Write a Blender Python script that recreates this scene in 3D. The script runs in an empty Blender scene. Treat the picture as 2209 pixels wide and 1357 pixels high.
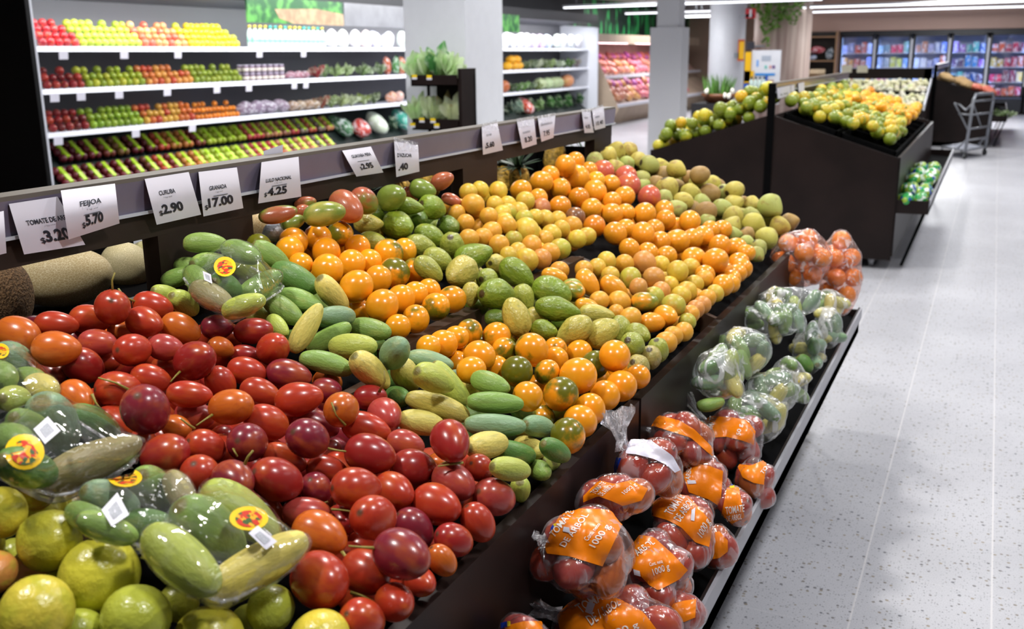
import bpy, bmesh, math, random
import numpy as np
from mathutils import Vector, Matrix
from mathutils.bvhtree import BVHTree
rnd = random.Random(7); nrs = np.random.RandomState(7)
C = bpy.context.scene.collection
scn = bpy.context.scene

# ------------------------------------------------------------------ camera
W, HH, F, H = 2209., 1357., 2148., 1.6
CX, CY = W/2, HH/2
def _basis():
    Y = np.array([2155-CX, 108-CY, F]); Y /= np.linalg.norm(Y)
    n = np.cross(Y, [1, -.0104, 0]); n /= np.linalg.norm(n)
    if n[1] < 0: n = -n
    U = -n
    X = np.cross(Y, U); X /= np.linalg.norm(X)
    if X[0] < 0: X = -X
    return X, Y, U
BX, BY, BU = _basis()
R_WC = np.array([BX, BY, BU])             # camera (right, down, forward) -> world
CAM = np.array([0, 0, H])
cam = bpy.data.cameras.new('camera'); cam_o = bpy.data.objects.new('camera', cam); C.objects.link(cam_o)
m3 = Matrix(((BX[0], -BX[1], -BX[2]), (BY[0], -BY[1], -BY[2]), (BU[0], -BU[1], -BU[2])))
cam_o.matrix_world = Matrix.Translation(CAM) @ m3.to_4x4()
cam.sensor_width = 36; cam.sensor_fit = 'HORIZONTAL'; cam.lens = F/W*36; cam.clip_start = .05; cam.clip_end = 200
cam.dof.use_dof = True; cam.dof.focus_distance = 1.95; cam.dof.aperture_fstop = 5.2
scn.camera = cam_o

# ------------------------------------------------------------------ light, world, exposure
scn.view_settings.view_transform = 'Standard'; scn.view_settings.look = 'None'
scn.view_settings.gamma = 1; scn.view_settings.use_curve_mapping = False
scn.view_settings.exposure = -1.0
w = bpy.data.worlds.new('world'); scn.world = w; w.use_nodes = True
w.node_tree.nodes['Background'].inputs[0].default_value = (.95, .96, 1, 1)
w.node_tree.nodes['Background'].inputs[1].default_value = .1
def lamp(name, kind, loc, energy, color=(1, 1, 1), target=None, **kw):
    l = bpy.data.lights.new(name, kind); l.energy = energy; l.color = color
    for k, v in kw.items(): setattr(l, k, v)
    o = bpy.data.objects.new(name, l); C.objects.link(o); o.location = loc
    d = Vector(target) - Vector(loc) if target else Vector((0, 0, -1))
    o.rotation_euler = d.to_track_quat('-Z', 'Y').to_euler()
    return o
for i in range(4):                        # two staggered rows of ceiling spots over the stands and over the aisle
    y = .5 + i*2.1
    lamp('overhead_spot', 'SPOT', (-1.5, y, 2.86), 230, (1, .97, .92), spot_size=2.4, spot_blend=.6, shadow_soft_size=.11)
    lamp('overhead_spot', 'SPOT', (.32, y+.6, 2.86), 205, (.97, .975, 1), spot_size=2.5, spot_blend=.6, shadow_soft_size=.11)
for i in range(4):
    y = 9.6 + i*3.2
    lamp('overhead_spot', 'SPOT', (-1.3, y, 2.86), 260, (1, .98, .94), spot_size=2.5, spot_blend=.7, shadow_soft_size=.1)
    lamp('overhead_spot', 'SPOT', (.5, y, 2.86), 290, (.97, .975, 1), spot_size=2.5, spot_blend=.7, shadow_soft_size=.1)
for (x, y, e) in ((-3.5, 6.4, 170), (-3.3, 11.6, 650), (-3.6, 18.5, 260)):
    lamp('overhead_spot', 'SPOT', (x, y, 2.86), e, (.98, .98, 1), spot_size=2.6, spot_blend=.6, shadow_soft_size=.11)  # extra unseen spots, added to brighten the herb rack and pillars
for (x, y, e) in ((-4.9, 5.4, 90), (-2.7, 9.3, 150), (-6.4, 19, 220), (-7.4, 26, 340), (2.6, 4, 50), (2.6, 12, 150), (-1, 24.5, 620)):
    lamp('fill_panel', 'AREA', (x, y, 2.88), e, (.97, .98, 1), shape='RECTANGLE', size=1.2, size_y=3.0)  # unseen fill areas added to lift pillars, walls and far parts
lamp('chiller_led', 'AREA', (-8.36, 14.2, 2.26), 320, (.97, .98, 1), target=(-8.8, 14.2, 1.2), shape='RECTANGLE', size=14.6, size_y=.1)
lamp('chiller_fill', 'AREA', (-6.5, 12.2, 2.86), 620, (.98, .985, 1), target=(-8.7, 12.2, .9), shape='RECTANGLE', size=9, size_y=.5)  # unseen lamp added to brighten the lower chiller shelves
for y in (23.4, 26.4):
    lamp('meat_led', 'AREA', (-8.42, y, 1.86), 34, (1, .62, .9), target=(-8.6, y, 1.0), shape='RECTANGLE', size=2.4, size_y=.1)

# ------------------------------------------------------------------ pixel <-> world
def ray(px, py): return R_WC @ np.array([px-CX, py-CY, F])
def onz(px, py, z): r = ray(px, py); return CAM + r*((z-H)/r[2])
def ony(px, py, y): r = ray(px, py); return CAM + r*(y/r[1])
def onx(px, py, x): r = ray(px, py); return CAM + r*(x/r[0])
PX0, PZ0, PX1, PZ1 = -1.5, 1.17, -.69, .905        # heap plane of the near stand
PM = (PZ1-PZ0)/(PX1-PX0)
PN = np.array([-PM, 0, 1]); PN /= np.linalg.norm(PN)
def onheap(px, py, off=0.):
    r = ray(px, py); t = (PZ0 - PM*PX0 - H + off/PN[2])/(r[2]-PM*r[0]); return CAM + r*t
def heapz(x): return PZ0 + PM*(x-PX0)
def proj(p):
    d = R_WC.T @ (np.array(p)-CAM); return CX+F*d[0]/d[2], CY+F*d[1]/d[2]

# ------------------------------------------------------------------ helpers
def lin(c):
    if isinstance(c, str): c = [int(c[i:i+2], 16) for i in (0, 2, 4)]
    return tuple((v/255/12.92 if v/255 <= .04045 else ((v/255+.055)/1.055)**2.4) for v in c[:3])
def tag(o, label=None, cat=None, group=None, kind=None):
    if label: o['label'] = label
    if cat: o['category'] = cat
    if group: o['group'] = group
    if kind: o['kind'] = kind
    return o
def link(name, me, mat=None, parent=None, smooth=None):
    o = bpy.data.objects.new(name, me); C.objects.link(o)
    if mat and not me.materials: me.materials.append(mat)
    if parent: o.parent = parent
    return o
def empty(name, loc=(0, 0, 0), rz=0):
    o = bpy.data.objects.new(name, None); C.objects.link(o); o.location = loc; o.rotation_euler = (0, 0, rz)
    o.empty_display_size = .05
    return o
def pydata(name, vs, fs, smooth=False):
    me = bpy.data.meshes.new(name); me.from_pydata([tuple(v) for v in vs], [], fs)
    if smooth: me.polygons.foreach_set('use_smooth', [True]*len(me.polygons))
    me.update(); return me
class MB:
    def __init__(s): s.v = []; s.f = []; s.sm = []
    def add(s, vs, fs, sm=False):
        n = len(s.v); s.v += [tuple(v) for v in vs]; s.f += [tuple(i+n for i in f) for f in fs]; s.sm += [sm]*len(fs); return s
    def box(s, x0, y0, z0, x1, y1, z1, M=None):
        vs = [(x, y, z) for z in (z0, z1) for y in (y0, y1) for x in (x0, x1)]
        if M is not None: vs = [M @ Vector(v) for v in vs]
        return s.add(vs, [(0, 2, 3, 1), (4, 5, 7, 6), (0, 1, 5, 4), (2, 6, 7, 3), (0, 4, 6, 2), (1, 3, 7, 5)])
    def prism(s, poly, y0, y1):              # polygon in XZ extruded along Y
        n = len(poly); vs = [(x, y0, z) for x, z in poly] + [(x, y1, z) for x, z in poly]
        fs = [tuple(range(n)), tuple(range(2*n-1, n-1, -1))] + [(i, i+n, (i+1) % n + n, (i+1) % n) for i in range(n)]
        return s.add(vs, fs)
    def tube(s, pts, r, n=8):
        pts = [Vector(p) for p in pts]; rs = r if hasattr(r, '__len__') else [r]*len(pts); vs = []; fs = []
        for i, p in enumerate(pts):
            d = (pts[min(i+1, len(pts)-1)] - pts[max(i-1, 0)]).normalized()
            a = d.orthogonal().normalized() if i == 0 else (a - d*a.dot(d)).normalized()
            b = d.cross(a)
            for k in range(n):
                t = 2*math.pi*k/n; vs.append(p + (a*math.cos(t)+b*math.sin(t))*rs[i])
        for i in range(len(pts)-1):
            for k in range(n): fs.append((i*n+k, i*n+(k+1) % n, (i+1)*n+(k+1) % n, (i+1)*n+k))
        fs.append(tuple(range(n-1, -1, -1))); fs.append(tuple(range((len(pts)-1)*n, len(pts)*n)))
        return s.add(vs, fs, True)
    def lathe(s, prof, n=20, c=(0, 0, 0), M=None, fn=None):
        vs = []; fs = []; m = len(prof)
        for i, (r, z) in enumerate(prof):
            for k in range(n):
                t = 2*math.pi*k/n; v = Vector((r*math.cos(t), r*math.sin(t), z))
                if fn: v = fn(v, t)
                if M is not None: v = M @ v
                vs.append(v + Vector(c))
        for i in range(m-1):
            for k in range(n): fs.append((i*n+k, i*n+(k+1) % n, (i+1)*n+(k+1) % n, (i+1)*n+k))
        if prof[0][0] > 1e-4: fs.append(tuple(range(n-1, -1, -1)))
        if prof[-1][0] > 1e-4: fs.append(tuple(range((m-1)*n, m*n)))
        return s.add(vs, fs, True)
    def mesh(s, name):
        me = bpy.data.meshes.new(name); me.from_pydata(s.v, [], s.f); me.polygons.foreach_set('use_smooth', s.sm); me.update(); return me
    def build(s, name, mat, parent=None):
        if parent is not None and parent.type == 'EMPTY' and tuple(parent.location) != (0, 0, 0):
            pass
        return link(name, s.mesh(name), mat, parent)
def bevel(o, wdt=.004, seg=2):
    m = o.modifiers.new('bevel', 'BEVEL'); m.width = wdt; m.segments = seg; m.limit_method = 'ANGLE'; return o
def wbox(name, mat, b, parent=None):          # box given in world coordinates, parent sits at the origin
    return MB().box(*b).build(name, mat, parent)

# ------------------------------------------------------------------ materials
def nt(name):
    m = bpy.data.materials.new(name); m.use_nodes = True; t = m.node_tree; return m, t, t.nodes['Principled BSDF']
def N(t, typ, **ins):
    n = t.nodes.new(typ)
    for k, v in ins.items():
        k2 = int(k[1:]) if k[0] == '_' and k[1:].isdigit() else k.replace('_', ' ')
        if hasattr(v, 'is_linked') or hasattr(v, 'links'): t.links.new(v, n.inputs[k2])
        else: n.inputs[k2].default_value = v
    return n
def mix(t, fac, a, b, blend='MIX'):
    n = t.nodes.new('ShaderNodeMix'); n.data_type = 'RGBA'; n.blend_type = blend
    for i, v in ((0, fac), (6, a), (7, b)):
        if hasattr(v, 'links'): t.links.new(v, n.inputs[i])
        else: n.inputs[i].default_value = (*v, 1) if hasattr(v, '__len__') and len(v) == 3 else v
    return n.outputs[2]
def mapr(t, v, a, b, c=0., d=1.):
    n = t.nodes.new('ShaderNodeMapRange'); n.interpolation_type = 'SMOOTHSTEP'; t.links.new(v, n.inputs[0])
    for i, x in enumerate((a, b, c, d)): n.inputs[i+1].default_value = x
    return n.outputs[0]
def math_(t, op, a, b):
    n = t.nodes.new('ShaderNodeMath'); n.operation = op
    for i, v in ((0, a), (1, b)):
        if hasattr(v, 'links'): t.links.new(v, n.inputs[i])
        else: n.inputs[i].default_value = v
    return n.outputs[0]
_mc = {}
def plain(name, col, rough=.5, metal=0., noise=0., scale=8., spec=.5, emit=0., alpha=None, bump=0.):
    if name in _mc: return _mc[name]
    m, t, p = nt(name); c = lin(col)
    p.inputs['Roughness'].default_value = rough; p.inputs['Metallic'].default_value = metal
    p.inputs['Specular IOR Level'].default_value = spec
    tc = N(t, 'ShaderNodeTexCoord')
    nz = N(t, 'ShaderNodeTexNoise', Vector=tc.outputs['Object'], Scale=scale, Detail=4.)
    t.links.new(mix(t, mapr(t, nz.outputs[0], .3, .7), tuple(x*(1-noise) for x in c), tuple(min(1, x*(1+noise)) for x in c)), p.inputs['Base Color'])
    if bump:
        b = N(t, 'ShaderNodeBump', Strength=bump, Distance=.01, Height=nz.outputs[0]); t.links.new(b.outputs[0], p.inputs['Normal'])
    if emit:
        p.inputs['Emission Color'].default_value = (*c, 1); p.inputs['Emission Strength'].default_value = emit
    _mc[name] = m; return m
def fruit_mat(name, rough=.3, blotch=None, speck=None, end=None, green=None, bump=None, coat=0., spec=.5, streak=None, sheen=0.):
    m, t, p = nt(name)
    oi = N(t, 'ShaderNodeObjectInfo'); tc = N(t, 'ShaderNodeTexCoord')
    va = t.nodes.new('ShaderNodeVectorMath'); va.operation = 'ADD'
    rv = math_(t, 'MULTIPLY', oi.outputs['Random'], 57.)
    t.links.new(tc.outputs['Object'], va.inputs[0]); t.links.new(rv, va.inputs[1])
    vec = va.outputs[0]; col = oi.outputs['Color']
    if blotch:
        c, sc, lo, hi, amt = blotch
        mp = N(t, 'ShaderNodeMapping', Vector=vec); mp.inputs['Scale'].default_value = (1, 1, .6)
        nz = N(t, 'ShaderNodeTexNoise', Vector=mp.outputs[0], Scale=sc, Detail=3.)
        col = mix(t, math_(t, 'MULTIPLY', mapr(t, nz.outputs[0], lo, hi), amt), col, lin(c))
    if streak:
        c, sc, amt = streak
        mp = N(t, 'ShaderNodeMapping', Vector=vec); mp.inputs['Scale'].default_value = (sc, sc, .8)
        nz = N(t, 'ShaderNodeTexNoise', Vector=mp.outputs[0], Scale=1., Detail=4.)
        col = mix(t, math_(t, 'MULTIPLY', mapr(t, nz.outputs[0], .45, .75), amt), col, lin(c))
    if green:
        c, sc = green
        nz = N(t, 'ShaderNodeTexNoise', Vector=vec, Scale=sc, Detail=4.)
        sx = N(t, 'ShaderNodeSeparateXYZ', Vector=tc.outputs['Object'])
        s = math_(t, 'ADD', math_(t, 'MULTIPLY', sx.outputs[0], .55), math_(t, 'MULTIPLY', math_(t, 'SUBTRACT', nz.outputs[0], .5), 2.4))
        s2 = math_(t, 'ADD', s, math_(t, 'SUBTRACT', math_(t, 'MULTIPLY', oi.outputs['Alpha'], 2.1), .95))
        col = mix(t, mapr(t, s2, -.15, .5, 0, .92), col, lin(c))
    if speck:
        c, sc, th, amt = speck
        vo = N(t, 'ShaderNodeTexVoronoi', Vector=vec, Scale=sc)
        col = mix(t, mapr(t, vo.outputs['Distance'], th, th*.5, 0, amt), col, lin(c))
    if end:
        c, z0, z1 = end
        sx = N(t, 'ShaderNodeSeparateXYZ', Vector=tc.outputs['Object'])
        col = mix(t, mapr(t, sx.outputs[2], z0, z1), col, lin(c))
    t.links.new(col, p.inputs['Base Color'])
    p.inputs['Roughness'].default_value = rough; p.inputs['Specular IOR Level'].default_value = spec
    p.inputs['Coat Weight'].default_value = coat; p.inputs['Coat Roughness'].default_value = .12
    if sheen: p.inputs['Sheen Weight'].default_value = sheen
    if bump:
        nz = N(t, 'ShaderNodeTexNoise', Vector=vec, Scale=bump[0], Detail=3.)
        b = N(t, 'ShaderNodeBump', Strength=bump[1], Distance=.05, Height=nz.outputs[0]); t.links.new(b.outputs[0], p.inputs['Normal'])
    return m
FM = dict(
    tam=fruit_mat('tree_tomato_skin', .27, blotch=('c2601f', 1.0, .46, .72, .5), streak=('8a1a24', 5, .3), speck=('8a3a2a', 9, .06, .4), end=('5e3f2e', -.975, -.995), coat=.12),
    cur=fruit_mat('curuba_skin', .42, blotch=('b4ae5a', 1.3, .5, .8, .45), streak=('5f7040', 4, .35), speck=('4a3a1c', 7, .07, .6), end=('77703c', -.93, -.99), bump=(6, .12), spec=.4),
    lul=fruit_mat('lulo_skin', .24, blotch=('f0a81e', 1.2, .45, .75, .4), green=('4f6114', 1.2), speck=('7a5a20', 8, .05, .5), coat=.25),
    gua=fruit_mat('guava_skin', .34, blotch=('b0a845', 1.6, .5, .75, .4), streak=('566a1a', 3, .5), speck=('4d431c', 10, .09, .6), end=('4a3c22', -.95, -.985), bump=(5, .18), coat=.1),
    man=fruit_mat('mango_skin', .3, green=('6f8530', .9), speck=('5c4a24', 10, .06, .4), bump=(3, .05), coat=.2),
    pea=fruit_mat('peach_skin', .4, blotch=('d8952c', 1.3, .48, .72, .55), streak=('c0702e', 1.6, .3), speck=('6a4a1c', 7, .07, .6), bump=(8, .05), spec=.45),
    gra=fruit_mat('granadilla_skin', .28, blotch=('dc8a14', 1.5, .45, .75, .4), speck=('9a5a10', 14, .12, .5), coat=.15, bump=(8, .03)),
    per=fruit_mat('pear_skin', .5, blotch=('8d6a35', 1.5, .5, .72, .75), speck=('5f4a24', 12, .12, .6), end=('3d2d1a', -.94, -.985), bump=(8, .1), spec=.35),
    pas=fruit_mat('passion_fruit_skin', .3, blotch=('b3b736', 1.7, .45, .7, .55), streak=('8a9226', 2.2, .25), speck=('6f5a1a', 7, .09, .6), bump=(4, .12), coat=.2),
    app=fruit_mat('apple_skin', .3, blotch=('d8c050', 1.3, .55, .8, .35), speck=('f0e0a0', 14, .07, .4)),
    oni=fruit_mat('onion_skin', .4, streak=('b9b088', 4, .4)),
    plm=fruit_mat('plain_produce_skin', .45, blotch=('d8d8b0', 2.0, .5, .8, .3)))
def film_mat(name, tint=(.96, .96, .97), haze=.1, gloss=.3, wr=14., bs=.7, rough=.12, stretch=(1, 1, 1)):
    m, t, p = nt(name); t.nodes.remove(p); out = t.nodes['Material Output']
    tc = N(t, 'ShaderNodeTexCoord'); oi = N(t, 'ShaderNodeObjectInfo')
    va = t.nodes.new('ShaderNodeVectorMath'); va.operation = 'ADD'
    t.links.new(tc.outputs['Object'], va.inputs[0]); t.links.new(oi.outputs['Random'], va.inputs[1])
    mp = N(t, 'ShaderNodeMapping', Vector=va.outputs[0]); mp.inputs['Scale'].default_value = stretch
    wv = N(t, 'ShaderNodeTexNoise', Vector=mp.outputs[0], Scale=wr, Detail=3., Distortion=1.2)
    b = N(t, 'ShaderNodeBump', Strength=bs, Distance=.012, Height=wv.outputs[0])
    tr = N(t, 'ShaderNodeBsdfTransparent', Color=(*tint, 1))
    df = N(t, 'ShaderNodeBsdfDiffuse', Color=(.88, .88, .92, 1)); tl = N(t, 'ShaderNodeBsdfTranslucent', Color=(.88, .88, .92, 1))
    hz = N(t, 'ShaderNodeMixShader', _0=.5, _1=df.outputs[0], _2=tl.outputs[0])
    gl = N(t, 'ShaderNodeBsdfGlossy', Color=(1, 1, 1, 1), Roughness=rough, Normal=b.outputs[0])
    glint = mapr(t, wv.outputs[0], .54, .64, haze*.3, min(.9, haze*3.2))  # whitish streaks along wrinkles painted in place of glints, over the film's haze
    a = N(t, 'ShaderNodeMixShader', _0=glint, _1=tr.outputs[0], _2=hz.outputs[0])
    lw = N(t, 'ShaderNodeLayerWeight', Blend=.25)
    fc = math_(t, 'ADD', math_(t, 'MULTIPLY', lw.outputs['Facing'], gloss), .045)
    o = N(t, 'ShaderNodeMixShader', _0=fc, _1=a.outputs[0], _2=gl.outputs[0])
    t.links.new(o.outputs[0], out.inputs[0]); return m
FILM = film_mat('clear_bag_film', haze=.13, gloss=.4, wr=20., bs=1.0, rough=.14, stretch=(1, 1, .4))
FILM_G = film_mat('cloudy_bag_film', tint=(.9, .93, .92), haze=.46, gloss=.42, wr=20., bs=1.0, rough=.2, stretch=(1, 1, .4))
FILM_R = film_mat('reddish_net_film', tint=(1, .8, .75), haze=.2, gloss=.4, wr=24., bs=1.0)
FILM_P = film_mat('shrink_wrap', haze=.02, gloss=.34, wr=16., bs=.45, rough=.09)
FILM_K = film_mat('crumpled_film', haze=.55, gloss=.5, wr=40., bs=1., rough=.2)
DARK = plain('dark_wood_laminate', '1d1412', .42, noise=.25, scale=3, spec=.22)
DARK2 = plain('dark_wood_rail', '2b1f18', .5, noise=.25, scale=4, spec=.3)
BLACK = plain('black_plastic', '050506', .85, spec=.06)
DIVM = plain('dark_divider_board', '4a372a', .4, noise=.2, scale=5)
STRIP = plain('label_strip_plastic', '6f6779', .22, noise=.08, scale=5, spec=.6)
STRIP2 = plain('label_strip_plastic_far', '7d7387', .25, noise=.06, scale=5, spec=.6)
GREYRIM = plain('grey_rim_strip', '9c9ca2', .4)
STEEL = plain('grey_steel', '8f9298', .35, metal=.6)
PAPER = plain('white_paper', 'dcd9e4', .6, noise=.02)
INK = plain('dark_ink', '1d2230', .6)
INKG = plain('grey_ink', '6d7078', .6)
WHITE = plain('white_paint', 'dcdde2', .45, noise=.02)
SHELFW = plain('white_shelf_metal', 'e4e6ee', .35)
STEM = plain('dry_stem', '8a7d34', .6, noise=.3, scale=30)
STEMD = plain('dark_stem', '4a3520', .7, noise=.3, scale=30)
ORANGE = plain('orange_print', 'f5840a', .3, noise=.04, scale=20, bump=.25)
BLUE = plain('blue_print', '1c3fb4', .3); YELLOW = plain('yellow_print', 'f2cf1a', .35)
TEXTW = plain('white_print', 'f6efe6', .4)


def place(root, loc):
    root.location = loc
    for o in list(C.objects):
        if o.parent is root: o.location = Vector(o.location) - Vector(loc)
    return root
def recenter(o):
    n = len(o.data.vertices); a = np.empty(n*3); o.data.vertices.foreach_get('co', a); a = a.reshape(-1, 3)
    c = (a.min(0)+a.max(0))/2; a -= c; o.data.vertices.foreach_set('co', a.ravel()); o.data.update(); o.location = Vector(o.location)+Vector(c); return o

# ================================================================== ROOM
def floor_mat():
    m, t, p = nt('terrazzo_floor'); tc = N(t, 'ShaderNodeTexCoord'); v = tc.outputs['Object']
    v1 = N(t, 'ShaderNodeTexVoronoi', Vector=v, Scale=52.); v2 = N(t, 'ShaderNodeTexVoronoi', Vector=v, Scale=120.)
    n1 = N(t, 'ShaderNodeTexNoise', Vector=v, Scale=1.3, Detail=4.); n2 = N(t, 'ShaderNodeTexNoise', Vector=v, Scale=260., Detail=2.)
    col = mix(t, mapr(t, n1.outputs[0], .3, .7), lin('aeaeb3'), lin('bcbcc1'))
    col = mix(t, mapr(t, n2.outputs[0], .4, .7, 0, .35), col, lin('8b8b92'))
    s1 = N(t, 'ShaderNodeSeparateColor', Color=v1.outputs['Color']); s2 = N(t, 'ShaderNodeSeparateColor', Color=v2.outputs['Color'])
    k1 = math_(t, 'MULTIPLY', mapr(t, v1.outputs['Distance'], .34, .22), math_(t, 'GREATER_THAN', s1.outputs[0], .66))
    k2 = math_(t, 'MULTIPLY', mapr(t, v2.outputs['Distance'], .36, .2), math_(t, 'GREATER_THAN', s2.outputs[0], .58))
    col = mix(t, math_(t, 'MULTIPLY', k2, .7), col, lin('6c6b70')); col = mix(t, math_(t, 'MULTIPLY', k1, .8), col, mix(t, s1.outputs[1], lin('343945'), lin('8a7a5c')))
    sx = N(t, 'ShaderNodeSeparateXYZ', Vector=v)
    def line(o, off, per, wd):
        f = math_(t, 'ABSOLUTE', math_(t, 'SUBTRACT', math_(t, 'FRACT', math_(t, 'DIVIDE', math_(t, 'ADD', o, off), per), 0), .5), 0)
        return mapr(t, f, wd/per, wd/per*.4, 0, 1.)
    g = math_(t, 'MAXIMUM', math_(t, 'MULTIPLY', line(sx.outputs[0], .228+.186, .372, .004), .5), math_(t, 'MULTIPLY', line(sx.outputs[1], .1, .372, .003), .16))
    col = mix(t, g, col, lin('dcd8d6'))
    t.links.new(col, p.inputs['Base Color']); p.inputs['Roughness'].default_value = .38; p.inputs['Specular IOR Level'].default_value = .35
    return m
def struct(name, mat, b): return tag(wbox(name, mat, b), kind='structure')
struct('floor', floor_mat(), (-13, -3, -.1, 6, 34, 0))
struct('ceiling', plain('ceiling_paint', 'b4b4b8', .8), (-13, -3, 2.95, 6, 34, 3.05))
struct('wall_right', plain('wall_paint', 'cfcfd2', .7), (5.9, -3, 0, 6, 34, 2.95))
struct('wall_rear', plain('wall_paint', 'cfcfd2', .7), (-13, -3.1, 0, 6, -3, 2.95))
struct('wall_left', plain('left_wall_paint', 'b9a08c', .7), (-13, -3, 0, -10.3, 34, 2.95))
struct('wall_back', plain('beige_band_paint', 'a3877a', .6), (-4.75, 29.6, 0, 6, 29.7, 2.95))
tag(wbox('trim_band', plain('beige_band_paint', 'a3877a', .6), (-4.7, 28.75, 2.13, 6, 29.6, 2.95)), kind='structure')
struct('wall_far', plain('far_wall_paint', 'b79f8b', .7), (-13, 33.5, 0, -4.7, 33.6, 2.95))
tag(wbox('trim_bulkhead', plain('dark_bulkhead', '15151a', .7), (-10.3, 4.5, 2.42, -8.6, 22, 2.95)), kind='structure')
def mural_mat():
    m, t, p = nt('jungle_mural'); tc = N(t, 'ShaderNodeTexCoord')
    vo = N(t, 'ShaderNodeTexVoronoi', Vector=tc.outputs['Object'], Scale=2.6); n = N(t, 'ShaderNodeTexNoise', Vector=tc.outputs['Object'], Scale=2., Detail=3.)
    mp = N(t, 'ShaderNodeMapping', Vector=tc.outputs['Object']); mp.inputs['Scale'].default_value = (1, 1.4, .5)
    wv = N(t, 'ShaderNodeTexNoise', Vector=mp.outputs[0], Scale=3.5, Detail=1.)
    col = mix(t, mapr(t, wv.outputs[0], .48, .62), lin('0f2a22'), lin('35b060'))
    col = mix(t, mapr(t, n.outputs[0], .55, .75, 0, .8), col, lin('141e26'))
    t.links.new(col, p.inputs['Base Color']); return m
tag(wbox('trim_mural', mural_mat(), (-10.3, 22, 2.1, -9.35, 33.5, 2.95)), kind='structure')
tag(wbox('wall_panelling', plain('pale_wood_panel', 'c4ab94', .6, noise=.08, scale=2), (-10.3, 22, 0, -9.4, 33.5, 2.1)), kind='structure')

# square pillars
P1 = wbox('pillar', WHITE, (-4.67, 7.7, 0, -4.073, 8.42, 2.95)); tag(P1, 'thick white square pillar behind the tall herb rack', 'pillar', kind='structure')
tag(MB().box(-4.78, 15, 0, -4.29, 15.4, 1.98).box(-4.69, 15.03, 1.98, -4.36, 15.37, 2.95).build('pillar', plain('grey_pillar', 'c9c9cc', .6)), 'grey square pillar narrowing near its top', 'pillar', kind='structure')
tag(MB().lathe([(.37, 0), (.37, 2.95)], 32, (-5.17, 21.5, 0)).build('pillar', WHITE), 'white round pillar beside the exit sign', 'pillar', kind='structure')
def wood_mat():
    m, t, p = nt('whitewashed_planks'); tc = N(t, 'ShaderNodeTexCoord'); mp = N(t, 'ShaderNodeMapping', Vector=tc.outputs['Object']); mp.inputs['Scale'].default_value = (7, 7, .3)
    n = N(t, 'ShaderNodeTexNoise', Vector=mp.outputs[0], Scale=1.5, Detail=4.)
    t.links.new(mix(t, mapr(t, n.outputs[0], .35, .65), lin('a98f83'), lin('d3bfb2')), p.inputs['Base Color']); p.inputs['Roughness'].default_value = .6; return m
tag(MB().lathe([(.66, 0), (.66, 2.95)], 12, (-4.62, 24.6, 0)).build('pillar', wood_mat()), 'wide column clad in pale wooden planks', 'pillar', kind='structure')

# ceiling tubes: rows of suspended strip lights
tube_m = plain('lit_tube', 'f6f8ff', .5, emit=5.)
def strip_light(x0, x1, y, z, label):
    r = empty('strip_light')
    MB().box(x0, y-.04, z+.012, x1, y+.04, z+.05).build('housing', plain('lamp_housing', 'a5a6aa', .5), r)
    MB().box(x0+.02, y-.035, z-.016, x1-.02, y+.035, z+.012).build('tube', tube_m, r)
    m = MB()
    for x in (x0+.3, x1-.3): m.tube([(x, y, z+.07), (x, y, 2.95)], .008)
    m.build('hanger', STEEL, r)
    place(r, ((x0+x1)/2, y, z)); tag(r, label, 'ceiling light', 'suspended strip lights')
def sx(px, py, y): return ony(px, py, y)[0]
S1, S2, S3 = 20.4, 24.2, 27.6
strip_light(sx(1215, 17, S1), sx(1417, 9, S1), S1, ony(1300, 14, S1)[2], 'strip light hung in front of the dark mural, starting above the chiller end')
strip_light(sx(1465, 8, S1), sx(1775, 0, S1), S1, ony(1600, 4, S1)[2], 'long nearest strip light above the round white pillar')
strip_light(sx(1348, 30, S2), sx(1419, 27, S2), S2, ony(1400, 28, S2)[2], 'short strip light just behind the nearest one, beside the grey pillar')
strip_light(sx(1464, 26, S2), sx(1538, 23, S2), S2, ony(1500, 25, S2)[2], 'short middle strip light between grey and round pillars')
strip_light(sx(1632, 20, S2), sx(1740, 16, S2), S2, ony(1690, 18, S2)[2], 'middle strip light between exit sign and planked column')
strip_light(sx(1746, 17, S2), sx(2215, 1, S2), S2, ony(1980, 9, S2)[2], 'long strip light over the beige band, second row from the freezers')
strip_light(sx(1478, 37, S3), sx(1537, 35, S3), S3, ony(1500, 36, S3)[2], 'lowest short strip light close to the mural, between two pillars')
strip_light(sx(1692, 30, S3), sx(2215, 11, S3), S3, ony(1950, 21, S3)[2], 'long strip light right in front of the beige band above the freezers')

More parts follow.
